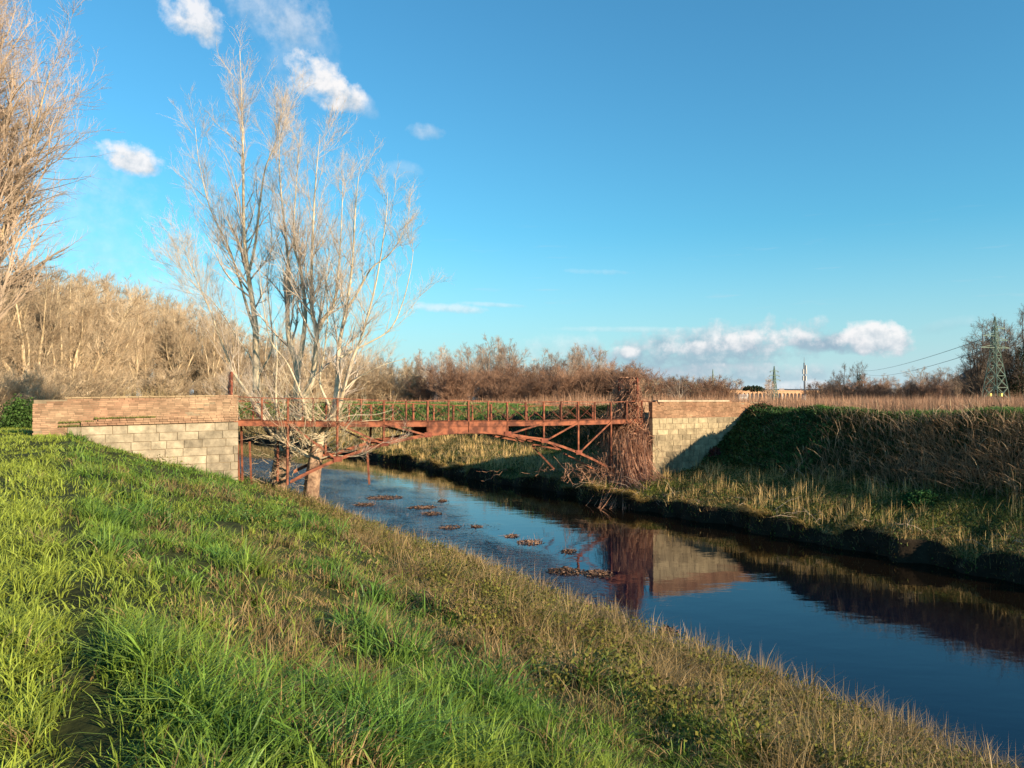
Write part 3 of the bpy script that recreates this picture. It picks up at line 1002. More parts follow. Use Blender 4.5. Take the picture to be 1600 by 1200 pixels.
# ------------------------------------------------------------------ dead vines on the right bridge end
def vines():
    P, R = [], []
    K = 12
    # hanging curtain
    for k in range(430):
        u = rng.uniform(28.0, 29.45)
        v = rng.uniform(34.7, 36.9)
        zt = rng.uniform(5.2, 7.05) if rng.random() < 0.35 else rng.uniform(4.2, 5.6)
        if zt > 5.3:
            u = rng.uniform(28.85, 29.5)
            v = rng.uniform(34.9, 36.7)
        zb = rng.uniform(1.4, 3.4) if zt < 5.6 else rng.uniform(2.4, 5.0)
        t = np.linspace(0, 1, K)
        du = rng.normal(0, 0.3) - 0.5 * rng.random()
        dv = rng.normal(0, 0.3)
        w1, w2 = np.cumsum(rng.normal(0, 0.15, K)), np.cumsum(rng.normal(0, 0.13, K))
        P.append(W(u + du * t ** 2 + w1, v + dv * t ** 2 + w2, zt + (zb - zt) * t))
        R.append(np.full(K, rng.uniform(0.009, 0.022)))
    # fan spreading at the foot of the abutment, towards the water and the camera
    for k in range(620):
        u, v = rng.uniform(27.2, 29.4), rng.uniform(33.9, 35.8)
        z0 = rng.uniform(2.2, 4.0)
        t = np.linspace(0, 1, K)
        ang = rng.uniform(-0.9, 1.5)
        L = rng.uniform(1.2, 4.0)
        uu = u + L * t ** 1.5 * (-0.95 + 1.15 * math.sin(ang)) * 0.9
        vv = v - L * t ** 1.4 * abs(math.cos(ang)) * 1.1
        gz = ground_uvz(uu[-1], vv[-1])[2]
        zz = z0 + (gz + rng.uniform(0.0, 0.25) - z0) * (1 - (1 - t) ** 2)
        w1 = np.cumsum(rng.normal(0, 0.06, K))
        P.append(W(uu + w1, vv + w1, zz))
        R.append(np.full(K, rng.uniform(0.008, 0.018)))
    # criss-cross stems under the last bays of the arch
    for k in range(620):
        ex = rng.exponential(1.2)
        c = W(29.3 - ex, rng.uniform(34.2, 36.8), rng.uniform(1.4, max(1.9, 4.5 - ex)))
        d = rng.normal(0, 1, 3)
        d /= np.linalg.norm(d)
        t = np.linspace(-0.5, 0.5, K)[:, None]
        q = c + d * t * rng.uniform(0.6, 2.2) + np.cumsum(rng.normal(0, 0.05, (K, 3)), 0)
        q[:, 2] = np.maximum(q[:, 2], 1.2)
        P.append(q)
        R.append(np.full(K, rng.uniform(0.007, 0.015)))
    # inside the top of the gate
    for k in range(420):
        v, z = rng.uniform(34.85, 36.7), rng.uniform(4.6, 6.95)
        p = W(29.1 + rng.normal(0, 0.16), v, z)
        d = rng.normal(0, 0.5, (K, 3)).cumsum(0) * 0.14
        q = p + d
        q[:, 2] = np.minimum(q[:, 2], 7.08)
        P.append(q)
        R.append(np.full(K, rng.uniform(0.007, 0.016)))
    V, F = tubes(np.array(P), np.array(R), 3)
    o = obj('dead_vines', V, [F], M_VINE)
    tag(o, 'tangle of reddish brown dead vines hanging off the far bridge end', 'vines', kind='stuff')
    # driftwood / fallen branches on the dark bank below
    P, R = [], []
    for k in range(190):
        u, v = rng.uniform(26.6, 28.6), rng.uniform(33, 43)
        if rng.random() < 0.25:
            u, v = rng.uniform(26.6, 27.4), rng.uniform(12, 33)
        p = gpt(u, v) + np.array([0, 0, 0.15])
        t = np.linspace(0, 1, K)[:, None]
        d = np.array([rng.normal(-0.5, 0.8), rng.normal(-0.3, 0.8), rng.uniform(0.1, 0.7)])
        d /= np.linalg.norm(d)
        q = p + d * t * rng.uniform(0.4, 1.5) + np.cumsum(rng.normal(0, 0.02, (K, 3)), 0)
        q[:, 2] -= (t[:, 0] ** 2) * 0.35
        P.append(q)
        R.append(np.linspace(rng.uniform(0.008, 0.016), 0.004, K))
    V, F = tubes(np.array(P), np.array(R), 3)
    o = obj('fallen_twigs', V, [F], M_FTWIG)
    tag(o, 'pale dead twigs strewn over the dark undercut river bank', 'twigs', kind='stuff')


vines()


# ------------------------------------------------------------------ bare trees
def children(P, R, n, t0, t1, ang, lens, k, rr, up=0.3, wob=0.12, curve=0.5, rmin=0.004, bias=1.0, rs=None):
    """grow n children from each parent polyline. P (N,K,3), R (N,K)"""
    rs = rs or rng
    N, K = R.shape
    T = (t0 + (t1 - t0) * rs.uniform(0, 1, (N, n)) ** bias) * (K - 1)
    i = np.minimum(T.astype(int), K - 2)
    f = (T - i)[..., None]
    ar = np.arange(N)[:, None]
    A, B = P[ar, i], P[ar, i + 1]
    start = A * (1 - f) + B * f
    tan = B - A
    tan /= np.linalg.norm(tan, axis=-1, keepdims=True) + 1e-9
    rad = R[ar, i] * (1 - f[..., 0]) + R[ar, i + 1] * f[..., 0]
    r = rs.normal(size=tan.shape)
    per_ = r - (r * tan).sum(-1, keepdims=True) * tan
    per_ /= np.linalg.norm(per_, axis=-1, keepdims=True) + 1e-9
    a = ang + rs.normal(0, 0.18, (N, n))
    d = tan * np.cos(a)[..., None] + per_ * np.sin(a)[..., None]
    tt = T / (K - 1)
    plen = np.linalg.norm(P[:, 1:] - P[:, :-1], axis=-1).sum(1)
    Ln = lens(tt, plen[:, None]) * rs.uniform(0.6, 1.25, (N, n))
    s = np.linspace(0, 1, k)
    d = d.reshape(-1, 3)
    Ln = Ln.reshape(-1)
    start = start.reshape(-1, 3)
    Q = np.empty((N * n, k, 3))
    cur = start.copy()
    Q[:, 0] = cur
    for j in range(1, k):
        d = d + rs.normal(0, wob, d.shape)
        d[:, 2] += up / (k - 1) * 2
        d /= np.linalg.norm(d, axis=1, keepdims=True)
        cur = cur + d * (Ln / (k - 1))[:, None]
        Q[:, j] = cur
    r0 = np.minimum(rad.reshape(-1) * rr, Ln * 0.03 + rmin)
    RR = r0[:, None] * (1 - s[None] * 0.82)
    RR = np.maximum(RR, rmin * (1 - 0.4 * s[None]))
    return Q, RR


def stem_arrays(stems, K=26):
    P, R = [], []
    for pts, r0, r1 in stems:
        P.append(resample(pts, K))
        R.append(np.linspace(r0 ** 0.8, r1 ** 0.8, K) ** 1.25)
    return np.array(P), np.array(R)


def hero_tree(name, label, base, trunks, stems, seed, n1=26, twr=1.0, n2=10, n3=7, len1=1.0, suckers=None):
    rs = np.random.default_rng(seed)
    t = thing(name, label, 'tree', base)
    # trunk with fluted surface
    ps = []
    for pts, r0, r1 in trunks:
        K, SS = 22, 18
        P = resample(pts, K)[None]
        R = np.linspace(r0, r1, K)[None]
        R[:, :4] *= np.array([1.35, 1.18, 1.08, 1.02])
        V, F = tubes(P, R, SS)
        V = V.reshape(K, SS, 3)
        c = P[0][:, None]
        fl = 1 + 0.16 * np.sin(np.arange(SS) * 2 * math.pi / SS * 5 + np.linspace(0, 2, K)[:, None])[..., None] + rs.uniform(-0.05, 0.05, (K, SS, 1))
        V = c + (V - c) * fl
        ps.append((V.reshape(-1, 3), F))
    V, F = join(ps)
    obj('trunk', V, [F], M_BARKD, t, smooth=True)
    P0, R0 = stem_arrays(stems)
    V, F = tubes(P0, R0, 9)
    obj('limbs', V, [F], M_BARK, t, smooth=True)
    q = []
    P1, R1 = children(P0, R0, n1, 0.2, 0.98, 0.5, lambda tt, L: (2.0 + 2.5 * (1 - tt)) * len1 * np.minimum(1, 0.25 + L / 12), 9, 0.42, up=0.34, wob=0.085, rmin=0.009 * twr, bias=0.68, rs=rs)
    slen = np.linalg.norm(P0[:, 1:] - P0[:, :-1], axis=-1).sum(1)
    kp = rs.random(len(P1)) < np.repeat(np.clip(slen / 19, 0.12, 1), n1)
    P1, R1 = P1[kp], R1[kp]
    q.append(tubes(P1, R1, 4))
    P2, R2 = children(P1, R1, n2, 0.12, 1.0, 0.55, lambda tt, L: 0.35 + 0.30 * L * (1 - 0.4 * tt), 6, 0.6, up=0.25, wob=0.12, rmin=0.0048 * twr, rs=rs)
    q.append(tubes(P2, R2, 3))
    P3, R3 = children(P2, R2, n3, 0.1, 1.0, 0.6, lambda tt, L: 0.22 + 0.30 * L, 4, 0.7, up=0.2, wob=0.16, rmin=0.0032 * twr, rs=rs)
    q.append(tubes(P3, R3, 3))
    V, F = join(q)
    obj('crown', V, [F], M_TWIG, t)
    if suckers:
        P, R = [], []
        for k in range(suckers[1]):
            c = at(*suckers[0][k % len(suckers[0])]) + rs.normal(0, 0.25, 3)
            d = rs.normal(0, 1, 3)
            d[2] = abs(d[2]) * 0.5 - 0.1
            d[1] -= 0.3
            d /= np.linalg.norm(d)
            L = rs.uniform(0.9, 3.0)
            s = np.linspace(0, 1, 9)[:, None]
            p = c + d * s * L + np.cumsum(rs.normal(0, 0.035, (9, 3)), 0)
            p[:, 2] += (s[:, 0] ** 2) * L * rs.uniform(0.0, 0.7)
            P.append(p)
            R.append(np.linspace(rs.uniform(0.014, 0.032), 0.006, 9))
        P, R = np.array(P), np.array(R)
        C1, D1 = children(P, R, 6, 0.2, 1.0, 0.6, lambda tt, L: 0.3 + 0.3 * L, 6, 0.6, up=0.3, wob=0.13, rmin=0.005, rs=rs)
        C2, D2 = children(C1, D1, 3, 0.2, 1.0, 0.6, lambda tt, L: 0.15 + 0.3 * L, 4, 0.7, up=0.2, wob=0.15, rmin=0.0035, rs=rs)
        V, F = join([tubes(P, R, 5), tubes(C1, D1, 3), tubes(C2, D2, 3)])
        obj('suckers', V, [F], M_BARK, t)
    return t


def pxs(pts, Y, dy=0.0):
    n = len(pts)
    return [at(x, y, Y + dy * i / max(1, n - 1)) for i, (x, y) in enumerate(pts)]


YA, YB = 39.3, 36.2
hero_tree('poplar_tree', 'tall pale bare poplar with dark furrowed trunk standing behind the bridge', at(436, 772, YA),
          [(pxs([(433, 780), (436, 755), (440, 725), (444, 700)], YA), 0.42, 0.40), (pxs([(441, 712), (428, 680), (405, 640), (401, 610)], YA, 1.0), 0.26, 0.20),
           (pxs([(443, 712), (452, 680), (463, 640), (464, 622)], YA, -0.6), 0.34, 0.27)],
          [(pxs([(401, 615), (400, 560), (398, 500), (388, 430), (381, 360), (380, 250), (378, 170), (375, 80)], YA + 1.0, 0.5), 0.21, 0.012),
           (pxs([(389, 425), (399, 380), (407, 310), (415, 262), (431, 222), (440, 170)], YA + 1.4, -0.8), 0.085, 0.010),
           (pxs([(399, 520), (386, 480), (372, 430), (355, 381), (330, 330), (312, 260), (305, 200)], YA + 1.0, 1.5), 0.085, 0.010),
           (pxs([(463, 630), (464, 573), (452, 533), (449, 485), (452, 430), (444, 350), (437, 269), (437, 190)], YA - 0.6, 0.8), 0.20, 0.011),
           (pxs([(464, 585), (472, 541), (477, 485), (469, 419), (459, 380), (462, 300), (470, 205)], YA - 0.6, -0.8), 0.15, 0.011),
           (pxs([(466, 655), (479, 613), (489, 587), (495, 520), (487, 485), (487, 419), (490, 337), (494, 275), (500, 210)], YA - 0.6, -1.2), 0.20, 0.011),
           (pxs([(494, 525), (505, 500), (520, 480), (528, 430), (534, 340), (536, 265)], YA - 1.0, 1.0), 0.12, 0.010),
           (pxs([(440, 705), (410, 650), (382, 607), (367, 585), (345, 532), (330, 490), (302, 425), (280, 370)], YA - 0.5, -1.5), 0.10, 0.010),
           (pxs([(402, 600), (392, 560), (372, 530), (340, 480), (300, 440), (270, 400)], YA + 1.0, 1.0), 0.05, 0.010),
           (pxs([(402, 590), (425, 545), (423, 500), (418, 440), (425, 380), (420, 330)], YA + 1.0, -1.0), 0.05, 0.010),
           ], 11, n1=40, suckers=([(405, 640, 38.8), (440, 690, 38.6), (455, 655, 38.6)], 24))
hero_tree('willow_tree', 'forked pale bare tree with leaning trunk growing through the bridge deck', at(487, 785, YB),
          [(pxs([(484, 796), (486, 775), (489, 745), (493, 715), (498, 692)], YB), 0.40, 0.25)],
          [(pxs([(499, 695), (505, 675), (519, 653), (527, 600), (529, 547), (540, 485), (550, 419), (556, 319), (562, 262)], YB, 0.8), 0.21, 0.010),
           (pxs([(517, 656), (530, 635), (537, 608), (551, 560), (567, 520), (588, 440), (602, 350), (606, 300)], YB, -0.6), 0.12, 0.010),
           (pxs([(496, 688), (488, 665), (479, 648), (471, 619), (449, 568), (423, 533), (412, 480), (405, 430)], YB, -1.0), 0.10, 0.009),
           (pxs([(488, 715), (468, 706), (444, 688), (433, 651), (431, 600), (433, 560), (428, 500)], YB, -1.2), 0.11, 0.009),
           (pxs([(529, 560), (548, 550), (567, 540), (609, 515), (630, 470), (642, 420), (646, 390)], YB + 0.2, 0.6), 0.06, 0.009),
           (pxs([(504, 678), (515, 640), (500, 600), (505, 560), (512, 500), (510, 440), (516, 380)], YB, 1.2), 0.08, 0.009),
           (pxs([(497, 690), (510, 668), (545, 650), (585, 648), (615, 640)], YB, -0.4), 0.05, 0.009),
           (pxs([(537, 610), (560, 590), (600, 570), (635, 560)], YB - 0.3, 0.4), 0.045, 0.009),
           (pxs([(444, 688), (410, 680), (385, 670), (368, 640), (362, 600)], YB - 1.0, -0.2), 0.05, 0.009),
           (pxs([(490, 720), (520, 712), (560, 712), (600, 690)], YB, -0.5), 0.05, 0.009),
           (pxs([(540, 485), (560, 455), (580, 420), (615, 390), (640, 340)], YB + 0.4, -0.8), 0.07, 0.009),
           ], 12, n1=27, len1=0.9, suckers=([(490, 700, 35.9), (497, 680, 35.9), (470, 700, 35.4), (440, 690, 35.6), (515, 655, 36.0)], 48))

# suckers and brush around the two trunk bases
def brush():
    P, R = [], []
    K = 8
    for k in range(110):
        b = at(rng.uniform(385, 480), rng.uniform(700, 765), rng.uniform(35.0, 37.5))
        d = rng.normal(0, 1, 3)
        d[2] = abs(d[2]) * 0.4
        d /= np.linalg.norm(d)
        t = np.linspace(0, 1, K)[:, None]
        q = b + d * t * rng.uniform(0.4, 1.1) + np.cumsum(rng.normal(0, 0.045, (K, 3)), 0)
        P.append(q)
        R.append(np.linspace(0.014, 0.004, K))
    V, F = tubes(np.array(P), np.array(R), 3)
    o = obj('brushwood', V, [F], M_WTWIG)
    tag(o, 'pale brushwood tangled round the tree trunks under the bridge', 'brushwood', kind='stuff')


brush()


# prototypes for woods ----------------------------------------------------
def proto_tree(kind, seed, bark, twig):
    """returns (trunk mesh, crown mesh) for a tree of about unit design height given per kind; base at origin"""
    rs = np.random.default_rng(seed)
    stems = []
    if kind == 'poplar':
        H, ns, n1, n2, n3, ang = 15.0, 4, 24, 8, 6, 0.55
    elif kind == 'round':
        H, ns, n1, n2, n3, ang = 12.0, 5, 18, 9, 6, 0.7
    elif kind == 'shrub':
        H, ns, n1, n2, n3, ang = 4.5, 9, 9, 7, 6, 0.7
    else:
        H, ns, n1, n2, n3, ang = 27.0, 7, 40, 11, 9, 0.55
    for i in range(ns):
        a = rs.uniform(0, 2 * math.pi)
        sp = {'poplar': 0.12, 'round': 0.30, 'shrub': 0.55, 'big': 0.13}[kind] * rs.uniform(0.3, 1.2) * (0.3 if i == 0 else 1)
        h = H * (1 if i == 0 else rs.uniform(0.7, 0.97))
        fork = 0.0 if kind == 'shrub' else H * rs.uniform(0.08, 0.22)
        pts = [(rs.normal(0, 0.1), rs.normal(0, 0.1), -0.3), (0.02 * i, 0, fork)]
        for s in (0.3, 0.5, 0.75, 1.0):
            r = sp * H * s ** 1.1
            pts.append((math.cos(a) * r + rs.normal(0, H * 0.012), math.sin(a) * r + rs.normal(0, H * 0.012), fork + (h - fork) * s))
        r0 = {'poplar': 0.24, 'round': 0.24, 'shrub': 0.06, 'big': 0.42}[kind] * (1 if i == 0 else 0.7)
        stems.append((pts, r0, 0.02))
    P0, R0 = stem_arrays(stems, 14)
    V, F = tubes(P0, R0, 6)
    tm = mesh_data('trunk', V, [F], bark, smooth=True)
    rm = {'poplar': 0.014, 'round': 0.014, 'shrub': 0.012, 'big': 0.009}[kind]
    k1 = {'poplar': 0.22, 'round': 0.30, 'shrub': 0.45, 'big': 0.25}[kind]
    P1, R1 = children(P0, R0, n1, 0.22 if kind != 'shrub' else 0.05, 1.0, ang, lambda tt, L: H * k1 * (0.42 + 0.58 * (1 - tt) ** 0.8) + 0 * L, 7, 0.45, up=0.3 if kind != 'round' else 0.15, wob=0.13, rmin=rm * 1.2, rs=rs)
    P2, R2 = children(P1, R1, n2, 0.12, 1.0, 0.65, lambda tt, L: 0.2 + 0.42 * L * (1 - 0.4 * tt), 4, 0.6, up=0.2, wob=0.15, rmin=rm * 0.8, rs=rs)
    P3, R3 = children(P2, R2, n3, 0.1, 1.0, 0.65, lambda tt, L: 0.15 + 0.45 * L * (1 - 0.4 * tt), 3, 0.7, up=0.15, wob=0.2, rmin=rm * 0.55, rs=rs)
    V, F = join([tubes(P1, R1, 3), tubes(P2, R2, 3), tubes(P3, R3, 3)])
    cm = mesh_data('crown', V, [F], twig)
    return tm, cm, H


def place_tree(pr, name, label, cat, group, base, h, rot=None, wide=1.0, mats=None):
    tm, cm, H = pr
    t = thing(name, label, cat, base, group)
    s = h / H
    t.scale = (s * wide, s * wide, s)
    t.rotation_euler = (0, 0, rng.uniform(0, 6.28) if rot is None else rot)
    for nm, m in (('trunk', tm), ('crown', cm)):
        o = bpy.data.objects.new(nm, m)
        COL.objects.link(o)
        o.parent = t
    return t


PW = [proto_tree('poplar', 100 + i, M_WBARK, M_WTWIG) for i in range(4)]
RW = [proto_tree('round', 200 + i, M_WBARK, M_WTWIG) for i in range(2)]
PF = [proto_tree('poplar', 300 + i, M_FBARK, M_FTWIG) for i in range(3)]
RF_ = [proto_tree('round', 400 + i, M_FBARK, M_FTWIG) for i in range(3)]
SH = [proto_tree('shrub', 500 + i, M_SHRUB, M_SHRUB) for i in range(3)]
SG = [proto_tree('shrub', 520 + i, M_WBARK, M_WTWIG) for i in range(2)]
DK = [proto_tree('round', 600 + i, M_DBARK, M_DTWIG) for i in range(2)]
BIG = [proto_tree('big', 700 + i, M_WBARK, M_BTWIG) for i in range(2)]


def on_ground(x, Y, z=4.1):
    return np.array([(x - 800) / 1200 * Y, Y, z])


def htop(ytop, Y, z=4.1):
    return at(800, ytop, Y)[2] - z


# the large poplars at the left edge
place_tree(BIG[0], 'tall_tree', 'very tall bare pale tree cut off by the left edge of the photo', 'tree', None, on_ground(-30, 37), 27, rot=1.0, wide=1.05)
place_tree(BIG[1], 'tall_tree', 'second tall bare tree of the left edge, only its outer twigs in view', 'tree', None, on_ground(-150, 40), 31, rot=0.4, wide=1.0)

# woods behind the left abutment and across the bend
def wood_top(x):
    return float(np.interp(x, [-60, 0, 100, 200, 300, 380, 450, 520, 600, 650, 700], [405, 420, 428, 443, 478, 505, 520, 535, 552, 562, 568]))


gl = 'bare golden brown trees of the wood behind the brick abutment'
lab_w = ['bare golden tree in the wood behind the brick abutment', 'bare golden tree in the wood behind the brick abutment']
k = 0
for row, (d0, sh) in enumerate(((0.0, 0.0), (8, 0.5), (17, 0.2), (28, 0.7))):
    xs = np.arange(-60, 655, 24 - row * 2)
    for x in xs:
        x = x + rng.uniform(-9, 9)
        Y = np.interp(x, [-60, 0, 100, 214, 380, 640], [62, 66, 76, 135, 158, 215]) + d0 + rng.uniform(-4, 4)
        h = htop(wood_top(x) + rng.uniform(-4, 30 - 4 * row), Y)
        pr = (PW if rng.random() < 0.75 else RW)
        pr = pr[int(rng.integers(len(pr)))]
        place_tree(pr, 'bare_tree', 'bare golden brown tree of the dense wood behind the brick abutment', 'tree', gl, on_ground(x, Y), h, wide=1.15 if h < 16 else 0.95)
for k in range(64):
    x = rng.uniform(-50, 660)
    Y = np.interp(x, [-60, 0, 100, 214, 380, 640], [56, 58, 66, 125, 148, 205]) + rng.uniform(-5, 6)
    place_tree(SG[k % 2], 'bare_shrub', 'low twiggy golden brown shrub under the trees behind the brick abutment', 'shrub', 'twiggy shrubs at the foot of the left wood', on_ground(x, Y), rng.uniform(2.0, 4.0) * Y / 100 + 1.5, wide=1.5)

# far tree line behind the bridge
far = [(655, 548), (672, 556), (690, 543), (705, 550), (722, 552), (736, 546), (752, 540), (765, 531), (780, 531), (795, 534), (808, 566),
       (822, 562), (836, 566), (848, 551), (862, 552), (873, 566), (888, 560), (898, 543), (910, 540), (922, 546), (934, 552), (944, 560), (958, 572), (972, 575), (985, 571), (996, 578)]
for k, (x, y) in enumerate(far):
    Y = 190 + rng.uniform(-12, 14)
    pr = RF_[k % 3] if (y < 548 or y > 560) else PF[k % 3]
    place_tree(pr, 'bare_tree', 'bare grey brown tree in the far tree line beyond the bridge railings', 'tree', 'bare trees in the far tree line beyond the bridge', on_ground(x, Y), htop(y, Y), wide=1.15)
for k in range(48):
    x = rng.uniform(640, 1010)
    Y = 176 + rng.uniform(-8, 22)
    place_tree(SH[k % 3], 'bare_shrub', 'reddish brown twiggy bush along the foot of the far tree line', 'shrub', 'reddish bushes below the far tree line', on_ground(x, Y), htop(rng.uniform(574, 592), Y), wide=1.35)
# lower bushes right of the vines
for k in range(26):
    x = 1005 + k * 5.2 + rng.uniform(-3, 3)
    Y = 170 + rng.uniform(-8, 12)
    place_tree(SH[k % 3] if k % 4 else SG[0], 'bare_shrub', 'low brown bush on the skyline above the stone abutment', 'shrub', 'low brown bushes on the skyline above the stone abutment', on_ground(x, Y), htop(rng.uniform(592, 602), Y), wide=1.3)
place_tree(RF_[1], 'round_bush', 'olive green rounded bush with spreading branches above the stone abutment', 'bush', None, on_ground(1062, 120), htop(589, 120), wide=1.4)
place_tree(RF_[0], 'bare_tree', 'small round bare tree standing alone in front of the distant aqueduct', 'tree', None, on_ground(1201, 230), htop(591, 230), wide=1.25)
# right-hand tree line
rt = [(1285, 598), (1297, 600), (1375, 590), (1388, 585), (1400, 596), (1412, 594), (1425, 590), (1438, 578), (1450, 575), (1462, 578), (1474, 580), (1486, 586), (1498, 584), (1510, 590)]
for k, (x, y) in enumerate(rt):
    Y = 170 + rng.uniform(-10, 14)
    place_tree(RF_[k % 3] if k % 3 else PF[k % 3], 'bare_tree', 'bare brown tree in the low row between the ivy clad trees and the pylon', 'tree', 'bare trees between the ivy clad trees and the near pylon', on_ground(x, Y), htop(y, Y), wide=1.35)
for k in range(52):
    x = rng.uniform(1270, 1620)
    Y = 155 + rng.uniform(-6, 14)
    place_tree(SH[k % 3], 'bare_shrub', 'brown bush at the foot of the right tree line behind the reeds', 'shrub', 'brown bushes at the foot of the right tree line', on_ground(x, Y), htop(rng.uniform(594, 610), Y), wide=1.5)
place_tree(PF[1], 'pale_tree', 'pale forked bare tree standing out in the right tree line', 'tree', None, on_ground(1494, 148), htop(583, 148), wide=1.3)


def ivy_part(parent, h, r, n, seed, col=(0.035, 0.05, 0.02)):
    rs = np.random.default_rng(seed)
    z = rs.uniform(0, h, n)
    a = rs.uniform(0, 2 * math.pi, n)
    rr = r * (0.5 + 0.9 * fbm(z * 0.7, a, seed)) * rs.uniform(0.3, 1.0, n) ** 0.5 * (1 - 0.5 * z / h)
    P = np.stack([np.cos(a) * rr, np.sin(a) * rr, z], -1)
    c = np.array(col) * rs.uniform(0.5, 1.8, (n, 1))
    V, F, C = leaves(P, rs.uniform(0.12, 0.28, n), c)
    o = bpy.data.objects.new('ivy', mesh_data('ivy', V, F, M_LEAF, C))
    COL.objects.link(o)
    o.parent = parent
    return o


for x, y, wd, iv, lab in ((1320, 574, 1.15, 0, 'dark broad bare tree left of the ivy clad one beyond the reeds'), (1343, 568, 0.8, 1, 'dark upright tree with ivy clad trunk beyond the reeds'),
                          (1303, 584, 1.0, 0, 'small dark tree at the left end of the dark pair beyond the reeds')):
    Y = 165
    h = htop(y, Y)
    t = place_tree(DK[0 if x < 1330 else 1], 'dark_tree', lab, 'tree', None, on_ground(x, Y), h, wide=wd)
    if iv:
        ivy_part(t, 9, 1.5, 2600, 31)
for x, y, Y, wd, pr, lab in ((1520, 530, 136, 1.3, DK[1], 'lowest dark bare tree at the left flank of the pylon trees'), (1552, 508, 138, 1.2, DK[0], 'dark bare tree directly behind the near pylon'),
                             (1532, 512, 128, 1.25, DK[0], 'spreading dark bare tree left of the near pylon'), (1572, 505, 132, 1.0, DK[1], 'tall dark bare tree just right of the near pylon'),
                             (1598, 494, 130, 1.0, DK[0], 'tallest dark bare tree at the right edge with ivied trunk'), (1628, 500, 136, 1.0, DK[1], 'dark bare tree cut off by the right edge')):
    t = place_tree(pr, 'dark_tree', lab, 'tree', None, on_ground(x, Y), htop(y, Y), wide=wd)
    if x > 1560:
        ivy_part(t, 8.0, 1.6, 2600, 41 + int(x))
# umbrella pines and trees on the horizon
def far_pine(x, ytop, Y, w, lab):
    zt = at(800, ytop, Y)[2]
    t = thing('umbrella_pine', lab, 'tree', on_ground(x, Y))
    rs = np.random.default_rng(int(x))
    V, F = tubes(np.array([[on_ground(x, Y), on_ground(x, Y) + [0.3, 0, (zt - 4.1) * 0.7]]]), np.array([[0.5, 0.3]]), 6)
    obj('trunk', V, [F], M_DBARK, t)
    n = 900
    p = rs.normal(size=(n, 3))
    p /= np.linalg.norm(p, axis=1, keepdims=True)
    p *= rs.uniform(0.5, 1, (n, 1)) ** 0.4 * np.array([w, w, (zt - 4.1) * 0.22])
    p[:, 2] = np.abs(p[:, 2]) * 0.9
    P = p + on_ground(x, Y) + np.array([0, 0, (zt - 4.1) * 0.72])
    V, F, C = leaves(P, rs.uniform(0.8, 2.0, n), np.array([0.03, 0.045, 0.022]) * rs.uniform(0.6, 1.6, (n, 1)))
    obj('crown', V, F, M_LEAF, t, C)


far_pine(1176, 602, 620, 8, 'dark umbrella pine above the aqueduct left of the round bare tree')
far_pine(1183, 604, 640, 6, 'smaller dark pine touching the umbrella pine above the aqueduct')


# ------------------------------------------------------------------ things on the horizon
def aqueduct():
    Y = 800.0
    x0, x1 = -1, 0
    a, b = on_ground(1080, Y, 2), on_ground(1345, Y + 90, 2)
    d = (b - a)
    L = float(np.linalg.norm(d))
    d = d / L
    nrm = np.array([-d[1], d[0], 0])
    top = at(800, 610.5, Y)[2]
    spring = at(800, 616.5, Y)[2]
    t = thing('aqueduct', 'long brick aqueduct with a row of arches on the horizon', 'aqueduct', a)
    pitch, pier = 5.4, 1.5
    n = int(L / pitch)
    bays, V, F = [], [], []
    r = (pitch - pier) / 2
    V, F = [], []
    thick = 2.2

    def quad(p):
        i = len(V)
        V.extend(p)
        F.append([i, i + 1, i + 2, i + 3])
    for k in range(n):
        s0 = k * pitch
        pts = [(s0, 1.0), (s0 + pier, 1.0), (s0 + pier, spring)]
        # pier box
        for off in (0, thick):
            o_ = nrm * off
            quad([a + d * s0 + o_ + [0, 0, 0], a + d * (s0 + pier) + o_, a + d * (s0 + pier) + o_ + [0, 0, top - 2], a + d * s0 + o_ + [0, 0, top - 2]])
        for sx in (s0, s0 + pier):
            quad([a + d * sx, a + d * sx + nrm * thick, a + d * sx + nrm * thick + [0, 0, spring - 2], a + d * sx + [0, 0, spring - 2]])
        th = np.linspace(math.pi, 0, 9)
        cx = s0 + pier + r
        for q in range(8):
            xa, xb = cx + r * math.cos(th[q]), cx + r * math.cos(th[q + 1])
            za, zb = spring + r * math.sin(th[q]), spring + r * math.sin(th[q + 1])
            for off in (0, thick):
                o_ = nrm * off
                quad([a + d * xa + o_ + [0, 0, za - 2], a + d * xb + o_ + [0, 0, zb - 2], a + d * xb + o_ + [0, 0, top - 2], a + d * xa + o_ + [0, 0, top - 2]])
            quad([a + d * xa + [0, 0, za - 2], a + d * xb + [0, 0, zb - 2], a + d * xb + nrm * thick + [0, 0, zb - 2], a + d * xa + nrm * thick + [0, 0, za - 2]])
    obj('arcade', np.array(V), [np.array(F)], M_AQ, t)
    p0, p1 = a + [0, 0, top - 2 + 0.5] + nrm * thick / 2, a + d * (n * pitch) + [0, 0, top - 2 + 0.5] + nrm * thick / 2
    V, F = beam(p0, p1, thick + 0.6, 1.0)
    obj('channel', V, [F], M_AQ, t)


aqueduct()


